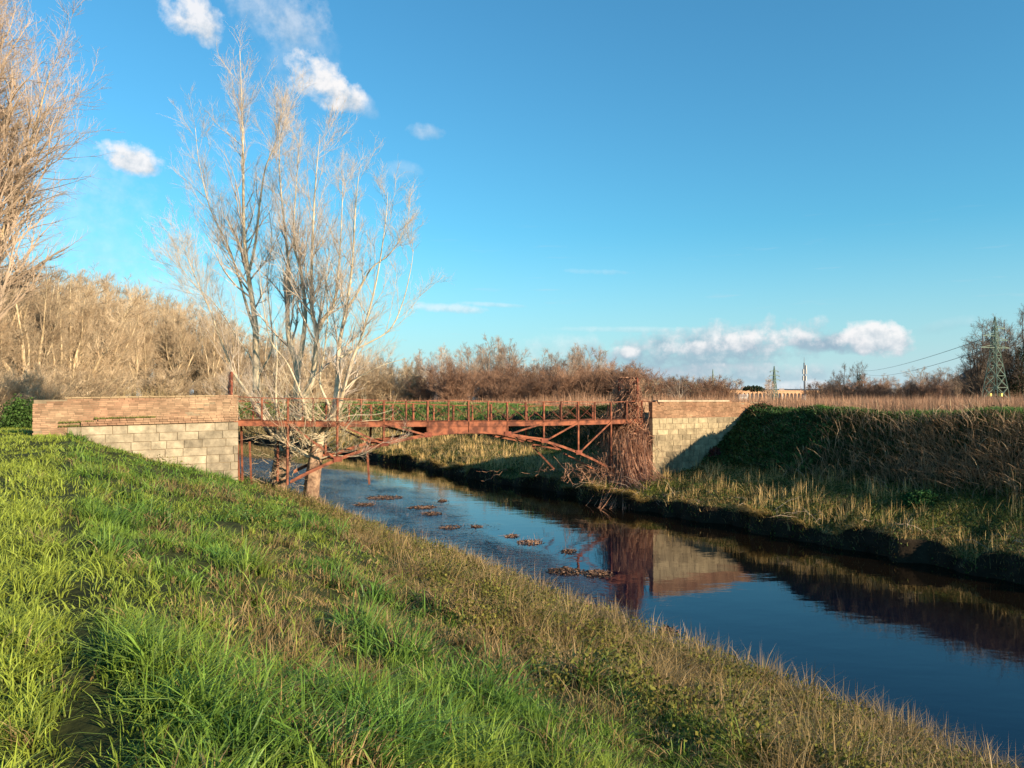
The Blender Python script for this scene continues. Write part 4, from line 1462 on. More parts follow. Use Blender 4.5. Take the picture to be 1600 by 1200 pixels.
def pylon(x, ytop, ybase, Y, wide, arms, label, th, rot=0.5):
    base = at(x, ybase, Y)
    base[2] = 3.9
    H = at(800, ytop, Y)[2] - 3.9
    t = thing('electricity_pylon', label, 'pylon', base)
    cr, sr = math.cos(rot), math.sin(rot)

    def P(px, py, z):
        return base + np.array([cr * px - sr * py, sr * px + cr * py, z])

    def wd(z):
        f = z / H
        return wide * np.interp(f, [0, 0.6, 0.85, 1], [0.5, 0.17, 0.09, 0.01])
    legs, br = [], []
    zs = H * np.array([0, 0.14, 0.27, 0.39, 0.50, 0.60, 0.69, 0.77, 0.84, 0.90, 1.0])
    cs = [(-1, -1), (1, -1), (1, 1), (-1, 1)]
    for c in cs:
        leg = []
        for za, zb in zip(zs[:-1], zs[1:]):
            leg.append(beam(P(c[0] * wd(za), c[1] * wd(za), za), P(c[0] * wd(zb), c[1] * wd(zb), zb), th, th))
        V, F = join(leg)
        obj('leg', V, [F], M_STEEL, t)
    for i in range(4):
        c, e = cs[i], cs[(i + 1) % 4]
        for za, zb in zip(zs[:-2], zs[1:-1]):
            br.append(beam(P(c[0] * wd(za), c[1] * wd(za), za), P(e[0] * wd(zb), e[1] * wd(zb), zb), th * 0.6, th * 0.6))
            br.append(beam(P(e[0] * wd(za), e[1] * wd(za), za), P(c[0] * wd(zb), c[1] * wd(zb), zb), th * 0.6, th * 0.6))
            br.append(beam(P(c[0] * wd(zb), c[1] * wd(zb), zb), P(e[0] * wd(zb), e[1] * wd(zb), zb), th * 0.6, th * 0.6))
    V, F = join(br)
    obj('bracing', V, [F], M_STEEL, t)
    for f, s, half in arms:
        z = H * f
        ps = []
        for sy in (-1, 1):
            ps.append(beam(P(0, sy * wd(z), z), P(s * half, 0, z), th * 0.7, th * 0.7))
        ps.append(beam(P(0, 0, z + H * 0.035), P(s * half, 0, z), th * 0.7, th * 0.7))
        V, F = join(ps)
        obj('crossarm', V, [F], M_STEEL, t)
        pt = P(s * half, 0, z)
        V, F = beam(pt, pt - [0, 0, H * 0.035], th * 1.2, th * 1.2)
        obj('insulator', V, [F], M_MAST, t)
    return t, P, H


arms3 = [(0.68, -1, 2.6), (0.68, 1, 2.6), (0.80, -1, 2.2), (0.76, 1, 2.3), (0.88, 1, 1.8)]
_, PP, PH = pylon(1556, 495, 625, 100, 2.7, arms3, 'green lattice electricity pylon in front of the dark trees at the right', 0.085, rot=0.35)
arms4 = [(0.62, -1, 3.6), (0.62, 1, 3.6), (0.74, -1, 3.0), (0.74, 1, 3.0), (0.86, -1, 2.4), (0.86, 1, 2.4)]
pylon(1210, 572, 621, 430, 3.4, arms4, 'distant pylon with crossarms behind the small round bare tree', 0.28, rot=0.2)
pylon(1114, 577, 621, 480, 2.6, arms4, 'most distant slim pylon above the brown bushes', 0.28, rot=1.2)
# yellow sleeves on the pylon feet
for sx in (-1, 1):
    p = at(1555 + sx * 8.5, 617, 99.0)
    V, F = beam(p - [0, 0, 0.2], p + [0, 0, 0.2], 0.34, 0.34)
    o = obj('marker_drum', V, [F], M_YELLOW)
    tag(o, 'yellow marker at the %s foot of the green pylon' % ('left' if sx < 0 else 'right'), 'marker', 'yellow markers at the pylon feet')


def cable(p0, p1, sag, label):
    t = np.linspace(0, 1, 40)[:, None]
    q = p0 * (1 - t) + p1 * t
    q[:, 2] -= 4 * sag * (t * (1 - t))[:, 0]
    V, F = tubes(q[None], np.full((1, 40), 0.035), 4)
    o = obj('power_cable', V, [F], M_CABLE)
    tag(o, label, 'cable', 'power cables of the green pylon')


pl, pu = PP(-2.6, 0, PH * 0.645), PP(-2.2, 0, PH * 0.765)
cable(at(1350, 584, 420), pl, 2.0, 'lower power cable running left from the green pylon')
cable(at(1330, 578, 420), pu, 2.0, 'middle power cable running left from the green pylon')
cable(at(1620, 470, 60), PP(2.3, 0, PH * 0.725), 1.0, 'upper power cable leaving the green pylon to the right')


def mast():
    b = at(1258, 622, 260)
    b[2] = 3.9
    top = at(1256.5, 567, 260)
    t = thing('radio_mast', 'slender dark telecom mast with white antennas near the aqueduct', 'mast', b)
    V, F = tubes(np.array([[b, (b + top) / 2, top]]), np.array([[0.42, 0.34, 0.22]]), 10)
    obj('pole', V, [F], M_MAST, t)
    for z, dx in ((-1.6, 0.5), (-3.0, -0.45), (-3.0, 0.6), (-5.2, 0.5), (-5.2, -0.5)):
        p = top + np.array([dx, -0.2, z])
        V, F = beam(p - [0, 0, 0.8], p + [0, 0, 0.8], 0.4, 0.3)
        obj('antenna', V, [F], M_WHITE, t)
    V, F = tubes(np.array([[top, top + [0, 0, 1.2], top + [0, 0, 2.0]]]), np.array([[0.08, 0.06, 0.03]]), 5)
    obj('lightning_rod', V, [F], M_MAST, t)


mast()


def shed(x, y0, y1, wpx, Y, label, roof=M_ROOF, wall=M_WHITE):
    c = at(x, y1, Y)
    w = wpx / 1200 * Y
    top = at(x, y0, Y)[2]
    t = thing('shed', label, 'building', (c[0], c[1], 3.9))
    z0 = 3.9
    he = z0 + (top - z0) * 0.8
    X0, X1, Y0, Y1 = c[0] - w / 2, c[0] + w / 2, c[1], c[1] + w * 0.7
    V = np.array([[X0, Y0, z0], [X1, Y0, z0], [X1, Y1, z0], [X0, Y1, z0], [X0, Y0, he], [X1, Y0, he], [X1, Y1, he], [X0, Y1, he]])
    obj('wall', V, [BOXF], wall, t)
    e = w * 0.06
    ym = (Y0 + Y1) / 2
    V = np.array([[X0 - e, Y0 - e, he], [X1 + e, Y0 - e, he], [X1 + e, ym, top], [X0 - e, ym, top], [X0 - e, Y1 + e, he], [X1 + e, Y1 + e, he]])
    obj('roof', V, [np.array([[0, 1, 2, 3], [3, 2, 5, 4], [0, 4, 5, 1]]), np.array([[0, 3, 4], [1, 5, 2]])], roof, t)
    V = np.array([[c[0] - w * 0.1, Y0 - 0.03, z0], [c[0] + w * 0.1, Y0 - 0.03, z0], [c[0] + w * 0.1, Y0 - 0.03, he * 0.5 + z0 * 0.5], [c[0] - w * 0.1, Y0 - 0.03, he * 0.5 + z0 * 0.5]])
    obj('door', np.concatenate([V, V + [0, 0.02, 0]]), [BOXF], M_MAST, t)


shed(1161, 616, 621, 12, 250, 'small white shed in the field in front of the aqueduct arches')
shed(1260, 618, 622, 8, 255, 'tiny white hut at the foot of the slender mast')
shed(1222, 607, 613, 7, 1000, 'white house above the aqueduct right of the round bare tree')
shed(1166, 604, 611, 12, 1000, 'pale house above the aqueduct left of the umbrella pine')


# hills far off
def hills():
    xs = np.linspace(560, 1700, 160)
    top = 609 + 3 * fbm(xs * 0.02, 0.5, 4) - 3
    top = top - 34 * np.exp(-((xs - 1530) / 46.0) ** 2) - 12 * np.exp(-((xs - 1620) / 60.0) ** 2) + 1.2 * (rng.random(160) - 0.5)
    Y = 1900.0
    ring = []
    for x, y in zip(xs, top):
        crest = at(x, y, Y)
        ring.append([np.array([crest[0] * 0.86, Y * 0.86, 3.0]), crest * [0.95, 0.95, 1] * [1, 1, 0.62], crest, np.array([crest[0] * 1.2, Y * 1.2, 3.0])])
    R = np.array(ring)
    n, m = R.shape[:2]
    i, j = np.meshgrid(np.arange(n - 1), np.arange(m - 1), indexing='ij')
    a = i * m + j
    F = np.stack([a, a + m, a + m + 1, a + 1], -1).reshape(-1, 4)
    o = obj('hills', R.reshape(-1, 3), [F], M_HILL, smooth=True)
    tag(o, 'low dark wooded hills on the horizon', 'hill', kind='structure')


hills()


# ------------------------------------------------------------------ grass and ground cover
def visible_filter(P, margin=0.09, near=2.0):
    x, y = P[:, 0], P[:, 1]
    return (y > near * 0.7) & (np.abs(x) < y * (0.667 + margin) + 1.0)


def add_tufts(acc, up, v, nb, H, Wd, spread, cg, ct, lean_mu=0.5, straw=None, cs=None):
    """nb blades per tuft. cg root colour, ct tip colour arrays (N,3)"""
    N = len(up)
    idx = np.repeat(np.arange(N), nb)
    a = rng.uniform(0, 2 * math.pi, len(idx))
    r = np.abs(rng.normal(0, 1, len(idx))) * spread[idx]
    P = gpt(up[idx] + np.cos(a) * r, v[idx] + np.sin(a) * r)
    P[:, 2] -= 0.02
    ok = P[:, 2] > 0.0
    idx, a, P = idx[ok], a[ok], P[ok]
    n = len(idx)
    td = rng.normal(0, 0.7, (N, 2))
    ld = np.stack([np.cos(a + 0.53), np.sin(a + 0.53)], -1) * 0.9 + td[idx] + np.array([0.2, 0.0])
    ld /= np.linalg.norm(ld, axis=1, keepdims=True) + 1e-6
    h = H[idx] * rng.uniform(0.45, 1.25, n)
    lean = np.clip(rng.normal(lean_mu, 0.35, n), 0.02, 1.5)
    w = Wd[idx] * rng.uniform(0.6, 1.4, n)
    kk = rng.uniform(0.75, 1.28, (n, 1))
    acc.add(*blades(P, h, w, ld, lean, cg[idx] * kk, ct[idx] * kk))


def left_bank():
    acc = Acc()
    dry = Acc()
    weeds = Acc()
    for (d0, d1, area_d, nb, wmul) in ((1.8, 6.5, 185, 14, 1.0), (6.5, 13, 72, 12, 1.25), (13, 24, 22, 12, 1.8), (24, 48, 8.5, 12, 2.8)):
        th = rng.uniform(-0.66, 0.62, int(area_d * 0.5 * (d1 ** 2 - d0 ** 2) * 1.28))
        d = np.sqrt(rng.uniform(d0 ** 2, d1 ** 2, len(th)))
        X, Y = d * np.sin(th), d * np.cos(th)
        u = CU[0] * X + CU[1] * Y
        v = CV[0] * X + CV[1] * Y
        sh = shore_shift(u, v)
        up = u - sh
        ok = (up < 11.35) & visible_filter(np.stack([X, Y], -1)) & ~((u > -0.9) & (u < 6.7) & (v > VF - 0.05) & (v < VB))
        ok &= ~((v > VB) & (d < 48) & (rng.random(len(u)) < 0.5))
        u, v, up, d = u[ok], v[ok], up[ok], d[ok]
        n1 = fbm(u * 0.55 + 3, v * 0.33, 41)
        n2 = fbm(u * 1.6, v * 1.2, 43)
        n3 = fbm(u * 0.8 + 9, v * 0.6 + 3, 47)
        n4 = fbm(u * 1.1 + 20, v * 0.6 + 8, 49)
        band = sst(up + (n1 - 0.5) * 4 - np.interp(v, [3, 9, 16, 24, 34], [4.0, 5.2, 6.4, 7.4, 8.3]), -0.7, 0.7)
        straw_p = 0.06 + 0.62 * sst(n1 * 0.6 + n4 * 0.4, 0.51, 0.61) * sst(up, 0.6, 1.6) + 0.52 * band
        crest = 1 - sst(up, -0.3, 0.7)
        straw_p = straw_p * (1 - 0.9 * crest)
        isd = rng.random(len(u)) < np.clip(straw_p, 0, 0.92)
        bare = np.exp(-((up - 0.14) / 0.13) ** 2) * (v < 32) * (0.15 + 0.7 * sst(fbm(v * 0.8, 2.2, 50), 0.42, 0.65))
        hole = sst(fbm(u * 2.2 + 7, v * 1.6, 53, 2), 0.56, 0.7) * sst(up, 0.3, 1.0)
        keepm = rng.random(len(u)) > np.clip(bare * 1.0 + hole * 0.42, 0, 0.97)
        # green tufts
        g = keepm & ~isd
        col_l = np.array([0.15, 0.240, 0.030])
        col_y = np.array([0.27, 0.315, 0.040])
        col_d = np.array([0.075, 0.175, 0.028])
        t1 = (crest * 0.8 + (1 - crest) * sst(n3, 0.35, 0.65) * 0.75)[:, None]
        c = (col_l * (1 - t1) + col_y * t1) * (1 + 0.12 * crest[:, None])
        t2 = ((1 - crest) * sst(n2, 0.5, 0.7) * 0.8)[:, None]
        c = c * (1 - t2) + col_d * t2
        c = c * (1 - band[:, None]) + band[:, None] * (c * 0.35 + np.array([0.13, 0.115, 0.03]) * 0.65)
        c = c * rng.uniform(0.8, 1.2, (len(u), 1))
        n5 = fbm(u * 2.6, v * 2.2, 52, 2)
        Hh = (0.17 * crest + (1 - crest) * (0.14 + 0.17 * sst(n2, 0.4, 0.65)) * (0.65 + 0.6 * sst(n5, 0.3, 0.7))) * (1 + 0.25 * band) * rng.uniform(0.7, 1.3, len(u))
        Wb = np.full(len(u), 0.0080 * wmul) * (1 + 0.5 * sst(n2, 0.45, 0.7) * (1 - crest))
        sp = np.full(len(u), 0.05 * (1 + (wmul - 1) * 1.6))
        add_tufts(acc, up[g], v[g], nb, Hh[g], Wb[g], sp[g], c[g] * 0.42, c[g] * 1.25, 0.8)  # roots darkened: shade between the blades put into the colour
        # dry tufts
        s = keepm & isd
        cs1, cs2 = np.array([0.50, 0.335, 0.15]), np.array([0.27, 0.20, 0.07])
        t3 = rng.random((len(u), 1))
        c = (cs1 * t3 + cs2 * (1 - t3)) * rng.uniform(0.5, 1.15, (len(u), 1)) * (1.12 - 0.32 * sst(n5, 0.45, 0.6))[:, None]
        Hd = (0.17 + 0.22 * band) * (0.5 + 1.2 * sst(n5, 0.3, 0.7))
        add_tufts(dry, up[s], v[s], nb, Hd[s], Wb[s] * 0.8, sp[s] * 1.1, c[s] * 0.42, c[s] * 1.15, 0.75)  # dry roots darkened too, shaded gaps among the tufts painted in
        # broad leaved weeds (nettles) towards the water and in patches
        wp = 0.85 * band * sst(n2, 0.40, 0.56) + 0.5 * sst(n1, 0.30, 0.22) * sst(up, 1, 2)
        wsel = (rng.random(len(u)) < wp)
        uu, vv, ww = up[wsel], v[wsel], wmul
        nl = 18
        idx = np.repeat(np.arange(len(uu)), nl)
        P = gpt(uu[idx] + rng.normal(0, 0.05 * ww, len(idx)), vv[idx] + rng.normal(0, 0.05 * ww, len(idx)))
        P[:, 2] += rng.uniform(0.03, 0.36, len(idx))
        cb = np.array([0.125, 0.135, 0.034]) * (1 - 0.5 * rng.random((len(uu), 1))) + np.array([0.10, 0.07, 0.01]) * rng.random((len(uu), 1)) ** 2
        okk = P[:, 2] > 0.08
        weeds.add(*leaves(P[okk], (rng.uniform(0.025, 0.055, len(idx)) * (0.7 + 0.3 * ww))[okk], (cb[idx] * rng.uniform(0.7, 1.3, (len(idx), 1)))[okk]))
        # tall thin dry stems by the water
        ts = (up > 9.3) & (rng.random(len(u)) < 0.22)
        if ts.any():
            m = int(ts.sum())
            idx = np.repeat(np.arange(m), 3)
            P = gpt(up[ts][idx] + rng.normal(0, 0.06, len(idx)), v[ts][idx] + rng.normal(0, 0.06, len(idx)))
            n = len(idx)
            cc = np.array([0.42, 0.29, 0.16]) * rng.uniform(0.6, 1.2, (n, 1))
            dry.add(*blades(P, rng.uniform(0.4, 0.85, n), np.full(n, 0.006 * wmul), rng.normal(0, 0.6, (n, 2)), rng.uniform(0, 0.5, n), cc * 0.7, cc))
    o = acc.build('grass', M_GRASS)
    tag(o, 'lush green grass on the near left bank', 'grass', kind='stuff')
    o = dry.build('dry_grass', M_GRASS)
    tag(o, 'dry straw coloured grass along the near bank', 'grass', kind='stuff')
    o = weeds.build('weeds', M_LEAF)
    tag(o, 'low olive leafy weeds on the near bank by the water', 'weeds', kind='stuff')


left_bank()


def right_bank():
    g, d, lv = Acc(), Acc(), Acc()
    # ---- berm
    N = 30000
    v = 4 + 90 * rng.random(N) ** 1.3
    up = 26.35 + (31.6 + setback(v) - 26.35) * rng.random(N)
    P = gpt(up, v)
    ok = visible_filter(P)
    up, v = up[ok], v[ok]
    Y = P[ok][:, 1]
    n1 = fbm(up * 0.5, v * 0.22, 141)
    n2 = fbm(up * 1.3, v * 0.7, 143)
    w = np.clip(Y * 0.00042, 0.009, 0.05)
    dryp = 0.42 + 0.4 * sst(n1, 0.4, 0.6) + 0.25 * (1 - sst(up, 26.5, 28)) - 0.4 * sst(n2, 0.58, 0.68)
    isd = rng.random(len(up)) < dryp
    cg = (np.array([0.14, 0.19, 0.034]) + np.array([0.14, 0.08, 0.0]) * rng.random((len(up), 1))) * rng.uniform(0.6, 1.2, (len(up), 1))
    cd = (np.array([0.56, 0.39, 0.14]) + np.array([0.16, 0.09, 0.07]) * rng.random((len(up), 1))) * rng.uniform(0.55, 1.1, (len(up), 1))
    s = ~isd
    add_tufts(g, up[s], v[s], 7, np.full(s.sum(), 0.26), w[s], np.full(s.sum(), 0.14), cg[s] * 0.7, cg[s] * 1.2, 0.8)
    s = isd
    add_tufts(d, up[s], v[s], 6, np.full(s.sum(), 0.30), w[s] * 0.8, np.full(s.sum(), 0.14), cd[s] * 0.7, cd[s] * 1.1, 0.9)
    # taller dry upright stalks in clumps
    s = (n2 > 0.52) & (rng.random(len(up)) < 0.16)
    add_tufts(d, up[s], v[s], 5, np.full(s.sum(), 0.75), w[s] * 0.8, np.full(s.sum(), 0.12), cd[s], cd[s] * 1.3, 0.22)
    # leaf litter / herbs
    s = rng.random(len(up)) < 0.55
    idx = np.repeat(np.where(s)[0], 6)
    Pp = gpt(up[idx] + rng.normal(0, 0.15, len(idx)), v[idx] + rng.normal(0, 0.15, len(idx)))
    Pp[:, 2] += rng.uniform(0.02, 0.25, len(idx))
    lv.add(*leaves(Pp, rng.uniform(0.05, 0.11, len(idx)), np.array([0.07, 0.095, 0.025]) * rng.uniform(0.4, 1.5, (len(idx), 1))))
    # overhanging fringe on the undercut edge
    N = 15000
    v = 6 + 60 * rng.random(N) ** 1.2
    up = 26.42 + rng.random(N) * 0.22
    P = gpt(up, v)
    P[:, 2] = np.maximum(P[:, 2], 0.3)
    ok = visible_filter(P) & (fbm(v * 0.9, 0.3, 188) + rng.uniform(-0.08, 0.08, N) > 0.5)
    P = P[ok]
    n = len(P)
    ld = np.tile(-CU, (n, 1)) + rng.normal(0, 0.35, (n, 2))
    cc = np.array([0.50, 0.34, 0.11]) * rng.uniform(0.5, 1.2, (n, 1))
    d.add(*blades(P, rng.uniform(0.25, 0.55, n), np.full(n, 0.016), ld, rng.uniform(0.4, 1.8, n), cc * 0.6, cc * 1.1))
    # ---- steep shaded levee slope
    N = 26000
    v = 2 + 52 * rng.random(N)
    ub = 31.2 + 4.0 * rng.random(N)
    up = ub + setback(v)
    P = gpt(up, v)
    ok = visible_filter(P) & ~((v > VF - 0.3) & (v < VB) & (up < 38.6))
    up, v, P, ub = up[ok], v[ok], P[ok], ub[ok]
    n1 = fbm(up * 0.5, v * 0.3, 241)
    hf = (ub - 31.2) / 4.0
    right = 1 - sst(v, 17, 27)           # drier towards the camera (right of the picture)
    isd = rng.random(len(up)) < (0.05 + 0.30 * right * (1 - 0.5 * sst(hf, 0.75, 1.0)) + 0.35 * sst(n1, 0.55, 0.7)) * (1 - 0.85 * sst(hf + (n1 - 0.5) * 0.6, 0.70, 0.9) * (1 - right * 0.8))
    w = 0.013 + 0 * up
    s = ~isd
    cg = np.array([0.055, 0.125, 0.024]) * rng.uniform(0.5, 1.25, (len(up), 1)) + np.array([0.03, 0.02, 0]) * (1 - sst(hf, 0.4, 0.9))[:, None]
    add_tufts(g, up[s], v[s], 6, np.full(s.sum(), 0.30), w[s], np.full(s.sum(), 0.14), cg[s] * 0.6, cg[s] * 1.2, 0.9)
    s = isd
    cd = (np.array([0.36, 0.23, 0.13]) + np.array([0.24, 0.17, 0.10]) * rng.random((len(up), 1))) * rng.uniform(0.5, 1.15, (len(up), 1))
    m = int(s.sum())
    idx = np.repeat(np.where(s)[0], 2)
    n = len(idx)
    Pp = gpt(up[idx] + rng.normal(0, 0.2, n), v[idx] + rng.normal(0, 0.2, n))
    ld = np.tile(-CU, (n, 1)) * 0.8 + rng.normal(0, 0.6, (n, 2))
    d.add(*blades(Pp, rng.uniform(0.5, 1.05, n) * (1 + 0.25 * right[idx]), rng.uniform(0.014, 0.034, n), ld, rng.uniform(0.5, 1.3, n), cd[idx] * 0.5, cd[idx] * 1.1))
    idx = np.repeat(np.arange(len(up)), 3)
    Pp = gpt(up[idx] + rng.normal(0, 0.2, len(idx)), v[idx] + rng.normal(0, 0.2, len(idx)))
    Pp[:, 2] += rng.uniform(0.02, 0.3, len(idx))
    lv.add(*leaves(Pp, rng.uniform(0.06, 0.13, len(idx)), np.array([0.035, 0.055, 0.02]) * rng.uniform(0.4, 1.6, (len(idx), 1))))
    # big arching stalks, mostly towards the right of the picture
    n = 2000
    v2 = 4 + 22 * rng.random(n) ** 1.3
    u2 = rng.uniform(30.6, 35.4, n)
    ld = np.tile(-CU, (n, 1)) * 0.6 + rng.normal(0, 0.7, (n, 2)) + np.array([0.0, -0.3])
    cc = (np.array([0.52, 0.36, 0.22]) + np.array([0.1, 0.1, 0.06]) * rng.random((n, 1))) * rng.uniform(0.5, 1.2, (n, 1))
    d.add(*blades(gpt(u2, v2), rng.uniform(0.7, 1.45, n), rng.uniform(0.018, 0.04, n), ld, rng.uniform(0.3, 1.1, n), cc * 0.5, cc))
    # crest grass, green
    N = 14000
    v = 4 + 46 * rng.random(N)
    up = 34.6 + 2.6 * rng.random(N) + setback(v)
    P = gpt(up, v)
    ok = visible_filter(P) & ~((v > VF - 0.3) & (v < VB) & (up < 38.6))
    up, v = up[ok], v[ok]
    cg = np.array([0.085, 0.20, 0.028]) * rng.uniform(0.6, 1.25, (len(up), 1))
    add_tufts(g, up, v, 8, np.full(len(up), 0.25), np.full(len(up), 0.015), np.full(len(up), 0.14), cg * 0.7, cg * 1.2, 0.6)
    # levee and meadow beyond the bridge
    N = 17000
    v = 38 + 120 * rng.random(N)
    up = 27 + 22 * rng.random(N)
    P = gpt(up, v)
    ok = visible_filter(P)
    up, v, P = up[ok], v[ok], P[ok]
    n1 = fbm(up * 0.3, v * 0.2, 341)
    low = 1 - sst(up + (n1 - 0.5) * 6, 31, 36)
    isd = rng.random(len(up)) < 0.1 + 0.75 * low
    cg = np.array([0.11, 0.21, 0.035]) * rng.uniform(0.7, 1.2, (len(up), 1))
    cd = np.array([0.42, 0.31, 0.14]) * rng.uniform(0.6, 1.1, (len(up), 1))
    w = P[:, 1] * 0.0006
    s = ~isd
    add_tufts(g, up[s], v[s], 6, np.full(s.sum(), 0.33), w[s], np.full(s.sum(), 0.3), cg[s] * 0.7, cg[s] * 1.1, 0.7)
    s = isd
    add_tufts(d, up[s], v[s], 6, np.full(s.sum(), 0.55), w[s], np.full(s.sum(), 0.3), cd[s] * 0.7, cd[s] * 1.1, 0.7)
    o = g.build('bank_grass', M_GRASS)
    tag(o, 'green grass covering the far bank and its levee', 'grass', kind='stuff')
    o = d.build('dead_reeds', M_GRASS)
    tag(o, 'dry tan stalks on the shelf and shaded slope of the far bank', 'reeds', kind='stuff')
    o = lv.build('low_herbs', M_LEAF)
    tag(o, 'dark leafy herbs covering the far bank', 'herbs', kind='stuff')
    # ivy mound against the stone abutment
    iv = Acc()
    N = 15000
    uu = rng.uniform(33.4, 38.8, N)
    vv = VF - 0.15 - np.abs(rng.normal(0, 1.1, N)) * (1.2 - 0.12 * (uu - 33.4))
    gz = ground_uvz(np.clip(uu, 31.0, 38.3), vv)[2]
    top = np.interp(uu, [33.4, 34.6, 36.0, 37.4, 38.8], [1.9, 2.7, 3.7, 4.6, 5.0])
    f = rng.random(N)
    zz = np.maximum(gz, gz + (top - gz) * f * np.exp(-((VF - vv) / 1.2) ** 2)) + rng.uniform(0, 0.35, N)
    P = W(uu, vv, zz)
    c = np.array([0.035, 0.07, 0.022]) * rng.uniform(0.4, 1.9, (N, 1))
    iv.add(*leaves(P, rng.uniform(0.10, 0.24, N), c))
    N = 12000
    v2 = VF - 0.3 - 9 * rng.random(N) ** 1.3
    u2 = rng.uniform(31.3, 34.6, N) + setback(v2)
    ok = fbm(u2 * 0.8, v2 * 0.6, 77) + 0.25 * sst(v2, 26, 33) > 0.52
    P = gpt(u2[ok], v2[ok]) + np.stack([0 * u2[ok], 0 * u2[ok], rng.uniform(0.05, 0.35, ok.sum())], -1)
    iv.add(*leaves(P, rng.uniform(0.09, 0.22, ok.sum()), np.array([0.045, 0.095, 0.028]) * rng.uniform(0.4, 1.9, (ok.sum(), 1))))
    o = iv.build('ivy', M_LEAF)
    tag(o, 'dark glossy ivy heaped against the right end of the stone abutment', 'ivy', kind='stuff')


right_bank()


def reeds():
    a = Acc()
    N = 95000
    x = rng.uniform(340, 1660, N)
    invY = rng.uniform(1 / 230, 1 / 34.0, N)
    invY[N // 2:] = rng.uniform(1 / 120, 1 / 36.0, N - N // 2)
    Y = 1 / invY
    X = (x - 800) / 1200 * Y
    u = CU[0] * X + CU[1] * Y
    v = CV[0] * X + CV[1] * Y
    up = u + bend(v)
    lim = np.interp(v, [0, 24, 33, 46, 85], [38.2, 38.2, 39.6, 40.0, 50])
    ok = (up > lim + rng.exponential(0.6, N)) & ~((v > VF - 0.5) & (v < VB + 0.3) & (up < 39))
    up, v, Y = up[ok], v[ok], Y[ok]
    P = gpt(up, v)
    n = len(P)
    n1 = fbm(P[:, 0] * 0.12, P[:, 1] * 0.08, 441)
    near = 1 - sst(Y, 45, 90)
    H = (1.75 + 0.5 * n1) * rng.uniform(0.75, 1.15, n)
    w = np.clip(Y * 0.00042, 0.014, 0.10)
    c = (np.array([0.44, 0.235, 0.135]) + np.array([0.14, 0.11, 0.07]) * rng.random((n, 1)) ** 2) * (0.65 + 0.6 * n1[:, None]) * rng.uniform(0.7, 1.2, (n, 1))
    a.add(*blades(P, H, w, rng.normal(0, 0.7, (n, 2)), np.clip(rng.exponential(0.22, n), 0, 1.2), c * 0.7, c))
    o = a.build('reeds', M_GRASS)
    tag(o, 'brown field of dead reeds behind the far levee', 'reeds', kind='stuff')
    # straw grass behind the left parapet and around its near end
    b = Acc()
    n = 2600
    u = rng.uniform(-0.5, 5.5, n)
    v = rng.uniform(38.0, 41, n)
    P = W(u, v, 4.3)
    c = np.array([0.46, 0.34, 0.16]) * rng.uniform(0.5, 1.1, (n, 1))
    tall = np.interp(u, [-0.5, 1.5, 2.6, 4.2, 5.5], [1.2, 1.3, 2.2, 2.2, 1.4])
    b.add(*blades(P, tall * rng.uniform(0.7, 1.1, n), np.full(n, 0.02), rng.normal(0, 0.8, (n, 2)) + [0.6, 0], rng.uniform(0, 0.6, n), c * 0.7, c))
    o = b.build('tall_grass', M_GRASS)
    tag(o, 'tall straw grass peeping over the top of the brick parapet', 'grass', kind='stuff')


reeds()


def leafy_bush(name, label, c, r, n, col, stem_mat=M_DBARK, sz=(0.08, 0.18)):
    t = thing(name, label, 'bush', c)
    P, R = [], []
    for k in range(16):
        d = rng.normal(0, 1, 3)
        d[2] = abs(d[2]) + 0.4
        d /= np.linalg.norm(d)
        s = np.linspace(0, 1, 5)[:, None]
        P.append(np.asarray(c) + d * s * np.array(r) * 0.9 + rng.normal(0, 0.03, (5, 3)))
        R.append(np.linspace(0.03, 0.008, 5))
    V, F = tubes(np.array(P), np.array(R), 4)
    obj('stems', V, [F], stem_mat, t)
    p = rng.normal(size=(n, 3))
    p /= np.linalg.norm(p, axis=1, keepdims=True)
    lump = 0.65 + 0.6 * vn(p[:, 0] * 2.5 + 5, p[:, 1] * 2.5 + p[:, 2] * 3 + 7, 9)
    p *= (rng.uniform(0.2, 1, n) ** 0.45 * lump)[:, None] * np.array(r)
    p[:, 2] = np.abs(p[:, 2])
    V, F, C = leaves(np.asarray(c) + p, rng.uniform(sz[0], sz[1], n), np.array(col) * rng.uniform(0.4, 1.6, (n, 1)))
    obj('foliage', V, F, M_LEAF, t, C)
    return t


leafy_bush('green_bush', 'leafy green bush behind the left end of the brick parapet', on_ground(35, 42, 4.1), (1.1, 1.1, 1.75), 3600, (0.07, 0.13, 0.03))
leafy_bush('bramble_bush', 'dark reddish bramble at the top right corner of the stone abutment', W(38.2, 33.9, 4.7), (1.2, 1.0, 0.95), 2200, (0.16, 0.085, 0.05), sz=(0.05, 0.1))
leafy_bush('dark_sapling', 'small dark purplish sapling against the pale stone wall', W(33.9, 33.5, 2.3), (0.4, 0.3, 0.75), 260, (0.07, 0.03, 0.03), sz=(0.1, 0.18))
leafy_bush('green_bush', 'rounded dark green plant on the sunny shelf of the far bank', gpt(29.6, 18.2), (0.75, 0.6, 0.55), 1600, (0.04, 0.10, 0.03))


